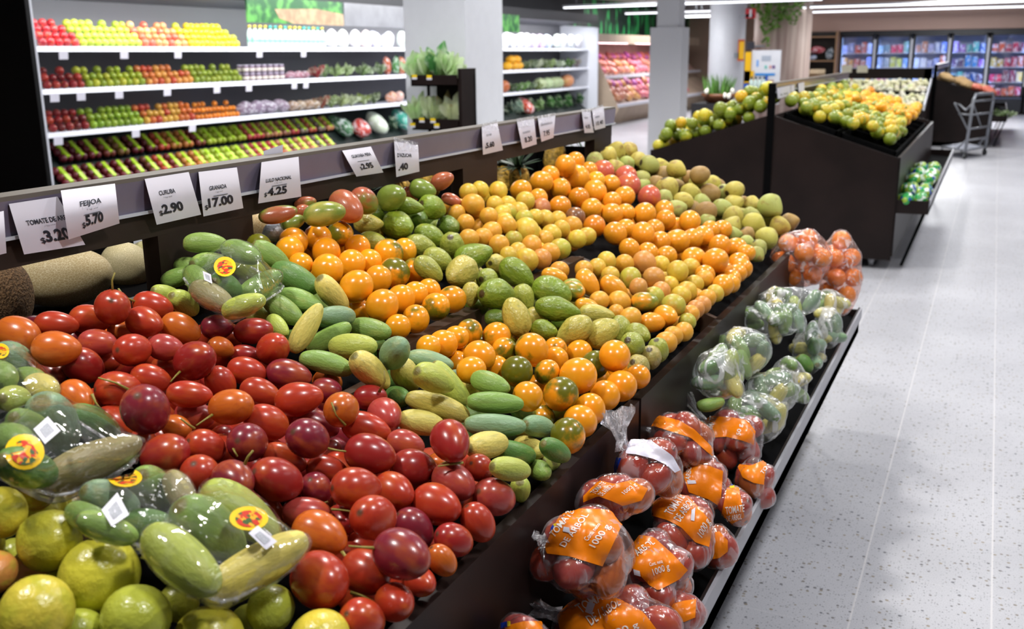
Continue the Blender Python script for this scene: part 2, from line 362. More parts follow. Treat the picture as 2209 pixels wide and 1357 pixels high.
# ================================================================== PRODUCE STANDS
def stand(y0, y1, xr, label, hw=.92, zr=1.372, lipx=-.66, lipz=.85, deckoff=-.105, near=False, posts=(), opens=True):
    """double-sided gondola with a ridge at xr"""
    r = empty('produce_stand'); dx = xr+1.53
    # sloping decks
    for s in (1, -1):
        def X(x): return xr + s*(x+1.53)
        a = (X(-1.5), heapz(-1.5)+deckoff); b = (X(lipx-.01), heapz(lipx)+deckoff)
        MB().prism([a, b, (b[0], b[1]-.02), (a[0], a[1]-.02)], y0+.02, y1-.02).build('deck', BLACK, r)
        fx = X(lipx)
        if near and s > 0:
            MB().box(fx-.011, y0, .42, fx+.011, 2.02, lipz).build('front_board', DARK, r)
            MB().box(fx-.011, 2.035, .42, fx+.011, y1, lipz).build('front_board', DARK, r)
        else:
            MB().box(fx-.011, y0, .1, fx+.011, y1, lipz).build('front_board', DARK, r)
        # lower tray
        tx = X(lipx+.232)
        zi = .60 if near and s > 0 else .47
        MB().prism([(fx, .43), (fx, zi), (tx, .46 if zi < .5 else .485), (tx, .43)], y0+.02, y1+.12).build('tray_floor', BLACK, r)
        MB().box(min(tx-.006*s, tx), y0+.02, .43, max(tx-.006*s, tx), y1+.12, .54).build('tray_lip', DARK, r)
        MB().box(min(tx, tx+.012*s), y0+.02, .492, max(tx, tx+.008*s), y1+.12, .538).build('price_strip', GREYRIM, r)
        MB().box(min(fx, tx), y1+.11, .43, max(fx, tx), y1+.12, .53).build('tray_end', DARK, r)
        MB().box(min(fx, tx), y0+.01, .43, max(fx, tx), y0+.02, .53).build('tray_end', DARK, r)
        for yy in (y0+.1, (y0+y1)/2, y1-.1):
            MB().tube([(tx-.03*s, yy, .43), (tx-.16*s, yy, .0+.02)], .011).build('tray_leg', BLACK, r)
    # end panels: pentagon, set on both ends
    zb = .075
    def pent(yA, yB):
        a = lambda x: xr + (x+1.53); zz = heapz(-1.5)+deckoff; zl = lipz-.005
        poly = [(a(lipx), zb), (a(lipx), zl), (a(-1.5), heapz(-1.5)-.04), (a(-1.56), heapz(-1.5)-.04), (2*xr-a(lipx), zl), (2*xr-a(lipx), zb)]
        return MB().prism(poly, yA, yB)
    pent(y0-.02, y0).build('end_panel', DARK, r); pent(y1, y1+.02).build('end_panel', DARK, r)
    MB().box(2*xr-(xr+lipx+1.53)+.08, y0+.05, .075, xr+lipx+1.53-.08, y1-.05, .42).build('plinth', DARK, r)
    MB().box(xr-.028, y0-.03, .075, xr+.028, y0-.018, zr).build('end_post', BLACK, r)
    for yy in (y0+.12, y1-.12):
        for sx_ in (-1, 1):
            MB().lathe([(.001, -.015), (.034, -.015), (.036, 0), (.034, .015), (.001, .015)], 14, M=Matrix.Translation((xr+sx_*(hw-.13), yy, .036)) @ Matrix.Rotation(math.pi/2, 4, 'Y')).box(xr+sx_*(hw-.13)-.022, yy-.02, .036, xr+sx_*(hw-.13)+.022, yy+.02, .08).build('caster', WHITE, r)
    # ridge board with label strips
    MB().box(xr-.02, y0, 1.25, xr+.015, y1-.02, zr-.002).build('ridge_board', DARK2, r)
    MB().box(xr-.024, y0, zr-.004, xr+.03, y1-.02, zr+.004).build('ridge_cap', plain('grey_cap', '6f685f', .35), r)
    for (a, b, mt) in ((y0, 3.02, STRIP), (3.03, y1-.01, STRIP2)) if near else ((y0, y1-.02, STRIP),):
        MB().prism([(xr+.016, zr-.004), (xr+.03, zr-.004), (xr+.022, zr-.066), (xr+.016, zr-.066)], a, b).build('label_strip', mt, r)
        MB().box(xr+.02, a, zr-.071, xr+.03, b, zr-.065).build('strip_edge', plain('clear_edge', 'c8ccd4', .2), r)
    for (a, b) in posts:
        MB().box(xr-.03, a, .5, xr+.014, b, 1.25).build('ridge_post', DARK2, r)
    if near:
        MB().box(-2.0, y0, 1.06, -1.555, y1-.02, 1.075).build('far_shelf', BLACK, r)
        MB().box(-2.02, y0, 1.06, -2.0, 1.9, 1.30).box(-1.88, 1.9, 1.0, -1.86, y1-.02, 1.2).box(-1.88, y1-.05, 1.0, -1.56, y1-.03, 1.2).build('far_dark_backing', BLACK, r)  # black sheets added so the openings under the ridge board stay dark
        MB().box(-1.50, y0, 1.05, -1.485, 1.5, 1.145).build('crate_edge', plain('dark_green_crate', '10221c', .4), r)
        xd = onz(1020, 665, 1.0)[0]; yd0 = 1.70; yd1 = 2.80; mz = heapz(xd)+deckoff-.02
        MB().box(xd-.012, yd0-1.5, mz, xd+.012, yd0+.0, .955).box(xd-.022, yd0, mz, xd+.018, yd1, 1.0).build('tier_divider', DIVM, r)
        MB().prism([(xd, heapz(xd)+deckoff), (xd, 1.0), (lipx-.01, lipz-.0), (lipx-.01, heapz(lipx)+deckoff)], yd1-.01, yd1+.01).build('cross_divider', DIVM, r)
    place(r, (xr, (y0+y1)/2, 0)); tag(r, label, 'produce stand'); return r
STAND = stand(-.25, 4.25, -1.53, 'long dark produce stand in front, heaped with loose fruit and bagged fruit below', near=True, lipx=-.66,
              posts=((-.25, -.1), (1.505, 1.80), (2.83, 3.08), (4.02, 4.23)))
stand(7.88, 12.1, -1.53, 'dark produce stand of citrus standing behind the front stand', lipx=-.585, lipz=.842, posts=((7.88, 7.95), (10, 10.2), (11.9, 12.08)), hw=.93)
stand(18.9, 23.5, -.94, 'farthest dark produce stand with sacks on its slope, beside the steel cart', lipx=-.585, lipz=.842, posts=((18.9, 19.0), (23.3, 23.48)), hw=.93)

# price tags hanging on the ridge board ---------------------------------------------------------
def text_mesh(s, bold=.0, cuts=1):
    cu = bpy.data.curves.new('lettering', 'FONT'); cu.body = s; cu.offset = bold; cu.resolution_u = 3
    o = bpy.data.objects.new('tmp', cu); me = bpy.data.meshes.new_from_object(o)
    bm = bmesh.new(); bm.from_mesh(me); bmesh.ops.triangulate(bm, faces=bm.faces[:])
    if cuts: bmesh.ops.subdivide_edges(bm, edges=bm.edges[:], cuts=cuts, use_grid_fill=True)
    bm.to_mesh(me); bm.free(); bpy.data.objects.remove(o); bpy.data.curves.remove(cu)
    n = len(me.vertices); a = np.empty(n*3); me.vertices.foreach_get('co', a); a = a.reshape(-1, 3)
    lo, hi = a.min(0), a.max(0); a[:, 0] = (a[:, 0]-lo[0])/(hi[0]-lo[0]); a[:, 1] = (a[:, 1]-lo[1])/max(1e-6, hi[1]-lo[1])
    return me, a, (hi[0]-lo[0])/max(1e-6, hi[1]-lo[1])
def set_co(me, co): me.vertices.foreach_set('co', np.asarray(co, float).ravel()); me.update()
def price_tag(quad, lines, label, xo=-1.497, curl=.012, sleeve=False):
    """quad = TL TR BR BL in photo pixels; hangs in the plane of the label strip, curling slightly"""
    q = [onx(*p, xo) for p in quad]
    def P(u, v, off=0.):                       # u right, v down
        p = (q[0]*(1-u)+q[1]*u)*(1-v) + (q[3]*(1-u)+q[2]*u)*v
        p = p.copy(); k = curl*math.sin(v*math.pi*.9) + off
        d = (p-CAM); return p - d*(k/abs(d[0]))
    r = empty('price_tag'); vs = []; fs = []; n = 8
    for j in range(n+1):
        for i in range(5): vs.append(P(i/4, j/n))
    for j in range(n+1):
        for i in range(5): vs.append(P(i/4, j/n, -.0012))
    m = 5*(n+1)
    for j in range(n):
        for i in range(4):
            k = j*5+i; fs.append((k, k+1, k+6, k+5)); fs.append((m+k, m+k+5, m+k+6, m+k+1))
    link('paper', pydata('tag_paper', vs, fs, True), PAPER, r)
    for (s, u0, v0, u1, v1, mt, bold) in lines:
        me, a, asp = text_mesh(s, bold, 0)
        set_co(me, [P(u0+(u1-u0)*x, v1+(v0-v1)*y, .0012) for x, y, z in a]); link('lettering', me, mt, r)
    if sleeve:
        vs = [P(u, v, .003) for v in (-.12, .25) for u in (0, 1)]; link('clip', pydata('tag_clip', vs, [(0, 1, 3, 2)]), FILM_K, r)
    c = sum(q)/4; place(r, c); tag(r, label, 'price tag', 'price tags on the ridge board'); return r
def std(name, price, u0=.12, u1=.62, pv=(.64, .86), pu=(.3, .78), nv=(.4, .5), cents=INK):
    return [(name, u0, nv[0], u1, nv[1], INK, .026), ('1 kg und', u0+.22, nv[1]+.035, u1-.2, nv[1]+.06, INKG, 0), ('__________', u0+.1, nv[1]+.09, u1-.04, nv[1]+.1, INKG, 0),
            ('$', pu[0]-.1, pv[0]+.07, pu[0]-.02, pv[1]+.02, INK, .01), (price, pu[0], pv[0], pu[1], pv[1], INK, .04)]
price_tag([(-52, 468), (8, 455), (14, 546), (-40, 560)], [], 'blank edge of a white tag, nearest on the ridge board', curl=.01)
price_tag([(19, 440), (124, 424), (184, 528), (52, 549)], [('TOMATE DE ARBOL', .2, .36, 1.08, .46, INK, .026), ('1 kg und', .5, .5, .68, .53, INKG, 0), ('$', .33, .73, .41, .86, INK, .01), ('3.20', .42, .6, .86, .84, INK, .04)], 'white tag reading TOMATE DE ARBOL $3.20, partly covered', curl=.006)
price_tag([(131, 411), (248, 396), (258, 482), (148, 517)], [('FEIJOA', .3, .28, .7, .43, INK, .026), ('1 kg und', .42, .47, .62, .51, INKG, 0), ('__________', .35, .58, .66, .6, INKG, 0), ('$', .29, .74, .35, .88, INK, .01), ('5.70', .36, .6, .7, .84, INK, .04)], 'white tag reading FEIJOA $5.70, overlapping its neighbour', xo=-1.482, curl=.02)
price_tag([(312, 386), (407, 371), (434, 463), (338, 485)], [('CURUBA', .22, .3, .58, .4, INK, .026), ('1 kg und', .3, .44, .48, .48, INKG, 0), ('$', .12, .72, .2, .84, INK, .01), ('2.90', .2, .6, .66, .82, INK, .04)], 'white tag reading CURUBA $2.90')
price_tag([(428, 371), (511, 361), (525, 449), (439, 467)], [('GRANADA', .22, .35, .66, .45, INK, .026), ('1 kg und', .36, .49, .54, .52, INKG, 0), ('__________', .3, .58, .66, .6, INKG, 0), ('$', .06, .76, .14, .88, INK, .01), ('17.00', .15, .62, .78, .84, INK, .04)], 'white tag reading GRANADA $17.00')
price_tag([(564, 350), (644, 338), (650, 424), (557, 439)], [('LULO NACIONAL', .15, .43, .78, .52, INK, .026), ('1 kg und', .36, .55, .54, .58, INKG, 0), ('__________', .3, .62, .66, .64, INKG, 0), ('$', .13, .76, .19, .88, INK, .01), ('4.25', .2, .66, .66, .86, INK, .04)], 'white tag reading LULO NACIONAL $4.25')
price_tag([(738, 325), (800, 316), (827, 372), (769, 381)], [('GUAYABA PERA', .2, .2, .88, .32, INK, .026), ('__________', .3, .46, .72, .48, INKG, 0), ('$', .28, .66, .35, .8, INK, .01), ('2.95', .36, .56, .76, .78, INK, .04)], 'narrow white tag reading GUAYABA PERA $2.95')
price_tag([(850, 305), (902, 314), (905, 370), (855, 382)], [('D\'AZUCAR', .1, .32, .7, .44, INK, .026), ('.40', .12, .62, .52, .84, INK, .04)], 'clear sleeved tag ending in .40', sleeve=True)
price_tag([(1039, 274), (1073, 265), (1085, 324), (1042, 334)], [('GUAYABA', .24, .3, .55, .38, INKG, .01), ('$', .14, .72, .2, .82, INK, .01), ('5.60', .2, .6, .62, .8, INK, .04)], 'white tag reading 5.60 hung over a wood post', sleeve=True)
price_tag([(1115, 263), (1152, 256), (1158, 311), (1127, 321)], [('DURAZNO', .22, .4, .68, .48, INKG, .01), ('8.20', .26, .62, .74, .82, INK, .015)], 'white tag reading 8.20, left of the 7.95 tag', sleeve=True)
price_tag([(1160, 256), (1198, 249), (1194, 297), (1168, 306)], [('GRANADILLA', .12, .24, .84, .34, INKG, .01), ('7.95', .24, .58, .68, .82, INK, .015)], 'white tag reading 7.95 beside the 8.20 tag', sleeve=True)
price_tag([(1255, 241), (1274, 241), (1281, 286), (1261, 287)], [('PERA', .2, .24, .6, .32, INKG, .01), ('4.05', .2, .6, .72, .8, INK, .01)], 'slim white tag, second from the far end of the ridge board', sleeve=True)
price_tag([(1277, 238), (1302, 230), (1306, 275), (1283, 281)], [('PERA', .2, .34, .6, .44, INKG, .01), ('10.40', .2, .6, .84, .8, INK, .01)], 'white tag reading 10.40 at the far end of the ridge board', xo=-1.49, sleeve=True)
for q, lb in (([(568, 326), (610, 312), (610, 336), (570, 343)], 'bare white card poking up behind the LULO tag'),):
    price_tag(q, [], lb, xo=-1.56, curl=0)
for k, q in enumerate(([(1676, 190), (1705, 184), (1706, 206), (1678, 213)], [(1706, 184), (1714, 182), (1714, 200), (1707, 203)], [(1722, 180), (1735, 177), (1735, 196), (1723, 199)])):
    price_tag(q, [('0.90', .2, .6, .8, .8, INKG, .01)] if k == 0 else [], ['wide pale tag nearest on the citrus stand ridge', 'slim pale tag beside the wide one on the citrus stand', 'third pale tag along the citrus stand ridge'][k], curl=0)

# ================================================================== LOOSE FRUIT (pixel ellipses -> heap)
ORD = ['', 'first', 'second', 'third', 'fourth', 'fifth', 'sixth', 'seventh', 'eighth', 'ninth', 'tenth', 'eleventh', 'twelfth']
def ordw(i): return ORD[i] if i < len(ORD) else '%d%s' % (i, {1: 'st', 2: 'nd', 3: 'rd'}.get(i % 10 if i not in (11, 12, 13) else 0, 'th'))
# x y length width angle colour [lift cm]
TAM = """38 722 90 74 20 o;72 712 60 62 0 w -4;122 700 86 54 5 r;195 689 84 60 5 r;243 665 74 71 80 r 2;330 660 82 57 15 r;312 695 76 62 20 r;277 715 82 46 10 o -2;390 709 84 62 25 o
122 753 96 74 0 o 2;210 740 76 56 5 p -1;172 738 70 60 30 w -4;286 755 76 66 0 r 2;358 750 73 55 10 p;181 790 86 72 30 d;227 777 62 54 10 r -3;334 770 60 58 0 r -4;422 777 88 79 -30 d 3;477 751 56 45 20 o -2;470 774 62 50 60 r -4
326 817 84 58 15 r;362 792 64 54 0 r -3;256 840 94 74 0 r;165 858 80 66 45 o;477 825 72 58 50 r;532 801 80 58 15 r;530 765 66 40 5 d -3;547 714 80 56 -5 d;469 706 66 52 0 w -3;590 752 70 66 -50 r 2
409 851 92 56 5 r;362 868 76 70 40 r -4;315 886 106 96 60 w 4;499 878 90 75 -10 o 2;562 847 86 58 20 r;623 808 94 62 10 w;645 861 100 71 -10 r 1;575 912 92 72 20 r;681 914 100 60 20 w -2;666 947 92 80 25 w 2;536 955 84 79 10 w 2
737 884 74 72 10 o 2;707 825 62 54 10 o -2;703 842 66 52 0 w -2;799 858 70 52 0 d;831 896 74 69 40 p 1;790 924 104 65 15 r;799 980 108 82 15 d 3;875 958 80 58 15 p -1;972 953 92 80 65 d 4;893 1010 98 78 5 d 1;1035 1010 62 56 30 r
979 1040 96 76 30 p 1;850 1060 90 75 30 r 1;769 1053 106 85 0 r 2;612 990 98 60 20 r -2;597 1035 110 90 20 d 3;682 1058 74 66 60 w;705 1013 86 58 10 r -2;504 1037 90 82 30 w 3;434 1030 92 82 60 r 1;444 965 86 71 20 r 1;357 981 98 88 -20 d 2
252 917 94 72 40 r;420 897 82 60 10 p -2;382 922 62 50 20 o -3;485 945 60 54 0 d -4;310 955 60 56 0 r -4;600 960 60 50 0 p -4;722 973 66 56 20 w -4;576 1105 86 64 40 p 0;662 1108 102 68 5 p;690 1153 118 92 25 o 3;806 1117 98 90 20 r 2
736 1123 66 64 40 d -3;893 1140 94 74 40 w -1;868 1197 124 102 25 w 4;942 1089 106 85 20 r 1;1068 1073 90 77 20 p;1031 1127 86 68 55 r;979 1165 82 67 20 d;953 1209 72 57 50 o 0;908 1256 68 60 30 r -2;690 1252 124 113 30 r 4;790 1235 108 92 25 r
852 1300 84 79 30 r;783 1338 98 86 20 r;112 806 62 56 20 w -3;70 768 50 44 0 o -4;211 866 62 52 20 r -4;379 1060 70 60 10 d -4;382 1015 56 52 0 p -4;950 1000 56 44 10 o -4;560 1010 70 60 20 d -4;640 1000 60 54 0 r -4;730 1180 80 66 40 d -5;850 1120 70 60 20 d -4;450 905 64 54 0 d -4;270 885 60 50 20 d -4"""
CUR = """443 525 88 42 2 g 3;385 598 72 38 -20 g;410 574 66 36 0 g;362 637 68 38 20 l;397 655 70 46 35 l;585 553 90 44 35 g 2;637 600 104 53 27 k 2;648 649 92 45 18 g 1;717 634 86 47 50 y 2;610 667 92 48 35 g;661 708 116 45 -60 y 3
727 682 76 43 0 b 2;710 728 102 42 -30 g;799 710 86 45 12 g 1;761 747 98 53 0 l 3;852 762 70 60 -60 b 3;704 784 112 46 15 g 1;800 801 100 57 42 y 2;928 779 98 42 12 b;877 811 74 55 60 y 1;937 818 90 57 25 l 3;968 830 112 54 48 l 0
858 857 54 46 20 k -1;944 877 138 51 18 y 1;909 912 98 52 10 y 0;1058 827 84 45 18 g 1;1068 869 118 45 3 g 2;1068 918 128 48 3 b 2;1130 925 54 36 10 y 0;1127 889 54 36 25 k -1;1161 920 66 46 10 b 1;1051 960 88 57 -10 y 1;1112 977 84 49 15 k 1;1144 966 66 45 20 y
1198 972 68 45 30 k 1;1101 1012 84 50 8 l 2;1163 1015 50 42 20 g 0;1184 999 48 40 0 l -1;1122 1057 52 42 90 l 0;994 817 60 34 10 b -3;1012 840 56 40 -20 y -3;600 703 56 34 45 l -1;822 756 60 40 30 k -3;557 676 60 40 20 l -1;690 690 70 40 10 k -4;780 770 70 40 30 k -4
1000 880 60 40 10 k -4;1010 930 60 42 0 k -4;640 735 60 40 20 k -4;560 610 80 44 20 k -4;470 650 80 44 10 k -4"""
LUA = """734 505 57 .45;685 514 62 .05;633 521 62 .1;625 540 62 .02;649 570 52 .05;558 532 56 .8;671 549 50 .3 -3;704 544 62 .05;740 541 50 .4 -3;771 534 56 .05;707 582 69 .12 1;758 569 62 .1;797 564 55 .02;838 547 66 .4;873 541 53 .25;851 588 66 .4;894 586 58 .6
769 618 71 .0 3;816 603 60 .1;865 645 63 .3 1;896 634 54 .3;926 626 50 .1;975 646 60 .2;941 662 62 .55 1;825 659 72 .25 2;897 688 60 .25;858 705 56 .05;773 669 52 .05 -2;790 590 50 .3 -4;900 670 50 .4 -4;680 600 50 .2 -4"""
LUB = """1012 716 57 .4;985 728 52 .15;956 742 62 .35;924 749 54 .1;1071 725 62 .3;1035 769 70 .05 1;1088 754 54 .55;1122 734 48 .4 -2;1147 755 73 .4 2;1198 752 50 .3;1199 776 54 .05;1249 762 56 .1;1326 768 69 .05 2;1283 787 62 .75;1247 811 79 .1 3
1115 801 67 .8 2;1072 795 54 .05;1017 799 62 .1;985 782 50 .05 -2;1180 803 56 .6;1163 830 50 .05 -2;1138 855 66 .05 1;1210 850 77 .6 2;1305 853 66 .05;1340 833 68 .15 1;1375 813 54 .2;1272 883 70 .05;1252 909 71 .0;1225 940 79 .6 2;1170 900 56 .75 -3
1093 838 56 .6 -3;1000 763 44 .5 -3;1180 882 56 .1 -4;1050 800 50 .4 -4"""
GUA = """882 445 64 36 10 g 2;934 449 60 49 20 g 1;861 488 66 58 10 g 2;899 473 50 46 0 k;968 488 48 42 20 k;926 509 66 45 20 g;906 530 68 49 10 l;975 531 56 50 80 l;805 522 62 41 15 l;795 483 62 43 0 y;816 500 38 34 0 y -1;822 459 44 36 0 k -1;944 560 64 46 25 l 1;924 581 70 43 40 l 1
993 588 70 60 145 y 2;1022 553 82 53 -20 g 1;1053 603 50 46 0 l;1071 568 42 38 0 y -1;1073 634 80 67 0 g 2;1016 635 52 38 90 y;1131 644 62 42 70 l;1115 590 82 55 40 g 2;1190 630 86 63 20 g 1;1203 667 96 54 10 g 3;1113 684 84 57 -110 y 3;1158 684 50 42 0 y -1;1174 713 56 42 10 g
1238 714 86 57 150 y 2;1299 718 78 58 -30 y 3;1287 678 74 38 5 y 0;1338 711 60 46 80 l -1;1367 745 52 47 40 l 1;1378 721 52 42 20 l;1420 756 52 43 80 l;1404 774 50 43 80 t;1380 790 48 42 30 t;1237 626 54 48 10 l;1071 686 50 36 0 k -2;1160 660 50 44 0 k -4;1030 660 50 44 0 k -4;1220 690 60 44 0 k -4"""
MAN = """700 461 90 57 -10 .7 2;748 447 78 65 30 .05 1;787 435 68 57 40 .35 1;846 426 67 57 -30 1 1;912 409 58 43 10 .95;954 390 52 37 -20 .0;600 463 82 38 -12 .5;658 438 48 28 -15 .5;655 455 36 30 0 .1;632 480 54 36 -20 .5;885 421 38 30 60 .05 -1;974 431 44 28 20 .1;612 475 46 36 -20 .2 -2;842 464 50 38 0 .4 -2"""
PEA = """1010 415 40 y;1036 409 37 y;1075 412 41 y 1;1037 424 35 y;1064 425 36 y;1020 442 49 o 2;1067 442 39 y;988 446 37 o;985 461 39 o;1004 482 39 o 1;1055 468 41 o 1;1083 462 40 y;1088 480 44 y;1061 500 45 o;1012 515 43 o;1042 513 43 o;1077 529 45 o;963 448 38 o -1;1095 440 36 y;1133 434 43 y 1;1120 456 41 y
1168 448 41 p;1095 458 40 g;1093 486 43 o 1;1131 472 40 g;1155 469 38 y;1176 473 41 y;1203 475 39 y;1136 498 56 y 1;1235 487 42 o;1211 494 39 y;1190 505 43 y;1108 517 40 g;1147 530 45 o;1174 517 41 o;1233 522 40 b -1;1209 537 47 g;1246 516 41 y;1266 510 40 y;1187 545 42 o;1168 559 46 b;1136 561 51 y;1117 543 40 y;1097 551 38 y;1118 497 36 y -2;1152 505 38 y -2
1160 540 38 y -2;1220 512 36 o -2;1028 462 36 o -2;1035 490 36 o -2"""
PEB = """1309 563 41 y 1;1346 570 43 o;1390 567 51 b 1;1425 573 41 y;1462 586 47 y 1;1490 577 41 y;1288 577 40 y;1260 582 40 o;1207 584 42 o;1317 594 40 y;1410 599 47 b 1;1360 600 47 g;1377 620 40 b;1444 614 38 y -1;1498 613 41 y;1482 629 45 y;1520 602 40 o;1426 629 42 b;1409 641 46 g -1;1453 659 51 g 1;1469 638 44 y
1526 643 39 o;1543 633 38 y;1515 658 40 b;1500 668 40 b;1488 678 41 o;1360 686 47 o;1436 739 48 o;1452 724 42 o;1475 716 42 o;1483 694 38 g -1;1432 605 38 y -2;1390 640 38 o -3;1345 640 38 o -3;1330 675 36 o;1292 649 43 o;1336 652 50 o;1470 700 38 o -2;1415 660 40 o -3;1440 690 40 o -3;1500 640 38 o -2"""
MNG = """1196 596 56 36 10 .1 1;1268 610 64 45 55 .05 1;1325 621 66 44 30 .05 1;1236 628 52 43 10 .5;1390 651 58 45 0 .7 2;1265 660 50 36 10 .1;1407 696 56 43 10 .05;1436 682 54 46 20 .05 1"""
GRA = """1219 358 47 o 1;1241 347 40 o 1;1244 382 55 o 1;1269 369 40 o;1168 393 49 o 1;1187 377 40 o;1124 410 45 o;1209 408 47 o;1162 427 40 o;1249 426 44 d;1284 413 49 o 1;1317 397 41 o;1285 390 40 y;1208 446 48 d;1276 450 45 o;1320 434 41 o;1347 424 45 o 1;1241 469 44 k;1320 462 47 o;1350 459 40 o;1390 462 49 o 1;1433 453 42 o;1436 475 45 o
1282 488 49 d;1327 504 49 o 1;1350 493 42 o;1387 505 51 o 1;1412 495 44 o;1488 478 47 o 1;1358 537 45 o;1398 545 44 o;1423 523 47 o;1460 521 53 o 1;1493 516 46 o;1517 510 47 o;1533 496 40 o;1558 496 43 o;1437 553 45 o;1496 558 51 o 1;1553 531 49 o;1588 535 45 o;1544 562 55 o 2;1521 592 42 o;1561 584 42 o;1560 616 47 o 1;1578 602 40 o;1590 590 41 o
1593 567 45 s;1584 537 44 o -1;1600 579 45 s;1610 546 38 o;1576 612 40 o -1;1300 440 40 o -3;1370 480 40 o -3;1460 490 40 o -3;1520 540 40 o -3;1230 395 40 o -3;1380 525 40 o -3;1450 548 40 o -3;1190 410 38 o -3"""
POM = """1301 369 48 r 1;1350 381 48 r 1;1355 401 53 r 1;1401 425 51 r 1"""
PER = """1330 325 43 y;1358 328 44 y;1314 337 39 y;1285 348 42 g;1344 342 38 g;1320 350 39 g;1326 362 41 y;1377 346 39 y;1352 356 39 g;1401 356 43 g 1;1402 371 38 b;1377 359 36 y -1;1425 359 39 y;1433 380 43 b 1;1460 366 44 y 1;1456 381 38 g;1385 385 38 g -1;1387 402 36 g -1;1510 377 43 b 1;1491 383 36 b -1;1507 396 45 y 1;1537 397 39 y;1418 396 41 b;1440 409 51 y 1
1460 402 36 b -1;1490 416 45 y 1;1531 418 45 b 1;1563 418 43 g;1585 410 43 y;1434 428 40 g;1474 435 43 y;1461 451 43 g;1515 440 43 g;1523 458 49 b 1;1558 450 45 g 1;1583 440 45 y;1582 468 49 y;1494 453 38 b -2;1580 486 43 y;1526 478 38 g -1;1470 441 38 g -2;1663 446 58 g 1;1650 467 46 g;1704 479 42 b;1683 488 44 y;1627 484 53 y 1;1655 512 51 y 1;1623 441 40 y
1620 463 38 g;1601 441 38 b;1612 508 36 b;1612 524 36 g;1582 506 38 g -1;1638 535 38 g;1633 550 38 g;1545 400 38 b -2;1480 395 38 g -2;1550 435 38 b -2;1600 465 40 g -2;1640 500 40 b -2;1500 430 38 g -3;1410 375 36 b -2;1600 490 40 y -2"""
PAS = """0 1106 118 y 0;108 1167 142 g 1;215 1240 172 g 2;78 1325 166 y 2;293 1335 156 l 1;172 1366 112 l 0;450 1378 150 g 0;583 1315 108 l -1;690 1378 132 y 1;-12 1235 98 o -1;72 1058 92 m -3;28 1200 80 l -4;-40 1180 100 g -3;150 1090 90 m -5;540 1345 90 l -4;385 1300 90 l -5;130 1270 90 l -5"""
# shrink wrapped trays: contents
PACKS = dict(
    A="533 575 86 52 35 l;487 618 70 53 20 k;430 607 76 50 50 g;520 545 80 46 20 g;555 622 112 50 -35 g;455 638 92 52 30 n;455 570 80 46 0 g;525 660 90 46 -20 l",
    B="28 782 92 78 40 b;-8 815 80 70 0 g;90 836 70 58 20 y;30 862 66 56 10 l;60 820 70 56 0 g",
    C="117 915 132 92 60 b;203 915 112 66 30 k;200 995 204 80 -25 n;20 955 96 82 0 g;60 915 80 60 20 g;60 1010 120 80 20 k",
    D="240 1078 122 68 20 b;330 1055 100 78 50 g;232 1140 128 58 20 g;325 1128 100 56 10 k;388 1062 100 56 60 n;190 1115 90 56 20 g",
    E="455 1146 178 104 38 g;520 1107 192 90 35 l;392 1208 194 98 40 l;552 1222 232 88 -30 y")
COL = dict(
    tam=dict(r='ad361f', d='952420', w='7b2230', o='c4621e', p='aa413a'),
    cur=dict(g='7f9d4a', k='58803a', b='7c9a74', y='dbc968', l='b0bb52', n='988c60'),
    gua=dict(g='7c9026', k='5c7624', l='9a9f3c', y='b9ab4c', t='ad9a54'),
    pea=dict(y='d2b23a', o='da9c2e', b='cc8a40', g='b2aa3c', p='b97448'),
    gra=dict(o='ea9a20', d='dc8414', y='f0ac24', k='7a5236', s='e9951e', r='c9604a'),
    per=dict(y='bfb052', g='a6aa58', b='a3834c'),
    pas=dict(y='dccb44', g='d0c640', l='b3b941', o='d98e4a', m='a68a1d'))
WORD = dict(
    tam=dict(r='orange red', d='deep red', w='wine red', o='orange', p='pinkish red'),
    cur=dict(g='dull green', k='dark green', b='bluish green', y='yellow', l='yellow green', n='brownish green'),
    gua=dict(g='green', k='dark green', l='pale green', y='pale yellow', t='tan'),
    pea=dict(y='yellow', o='orange yellow', b='blushed', g='greenish', p='rosy brown'),
    gra=dict(o='orange', d='dark orange', y='yellow orange', k='bruised dark', s='speckled orange', r='red'),
    per=dict(y='yellow green', g='green', b='russet'),
    pas=dict(y='yellow', g='lime yellow', l='green', o='tan orange', m='dull yellow'))
class Fr: pass
FR = []
def add_fruit(kind, pile, s, aspect, fixed=None, base=0.):
    for e in s.replace('\n', ';').split(';'):
        a = e.split()
        if not a: continue
        f = Fr(); f.kind = kind; f.pile = pile; f.x = float(a[0]); f.y = float(a[1]); f.L = float(a[2])
        if kind in ('tam', 'cur', 'gua', 'man'):
            f.Wd = float(a[3]); f.ang = math.radians(float(a[4])); f.c = a[5]; f.h = float(a[6])/100 if len(a) > 6 else 0.
        else:
            f.Wd = f.L*(.94 if kind != 'per' else .92); f.ang = rnd.uniform(-.9, .9); f.c = a[3]; f.h = float(a[4])/100 if len(a) > 4 else 0.
        f.asp = aspect; f.h += base; f.fixed = fixed; FR.append(f)
add_fruit('tam', 'tree tomato', TAM, 1.32); add_fruit('cur', 'curuba', CUR, 2.1)
add_fruit('lul', 'lulo on the upper tier', LUA, 1.02); add_fruit('lul', 'lulo on the lower tier', LUB, 1.02)
add_fruit('gua', 'pear guava', GUA, 1.35); add_fruit('man', 'mango by the ridge board', MAN, 1.35)
add_fruit('pea', 'peach on the upper tier', PEA, 1.0); add_fruit('pea', 'peach on the lower tier', PEB, 1.0); add_fruit('man', 'small mango', MNG, 1.35)
add_fruit('gra', 'granadilla', GRA, 1.05); add_fruit('gra', 'pomegranate', POM, 1.0); add_fruit('per', 'pear', PER, 1.1); add_fruit('pas', 'passion fruit', PAS, 1.05)
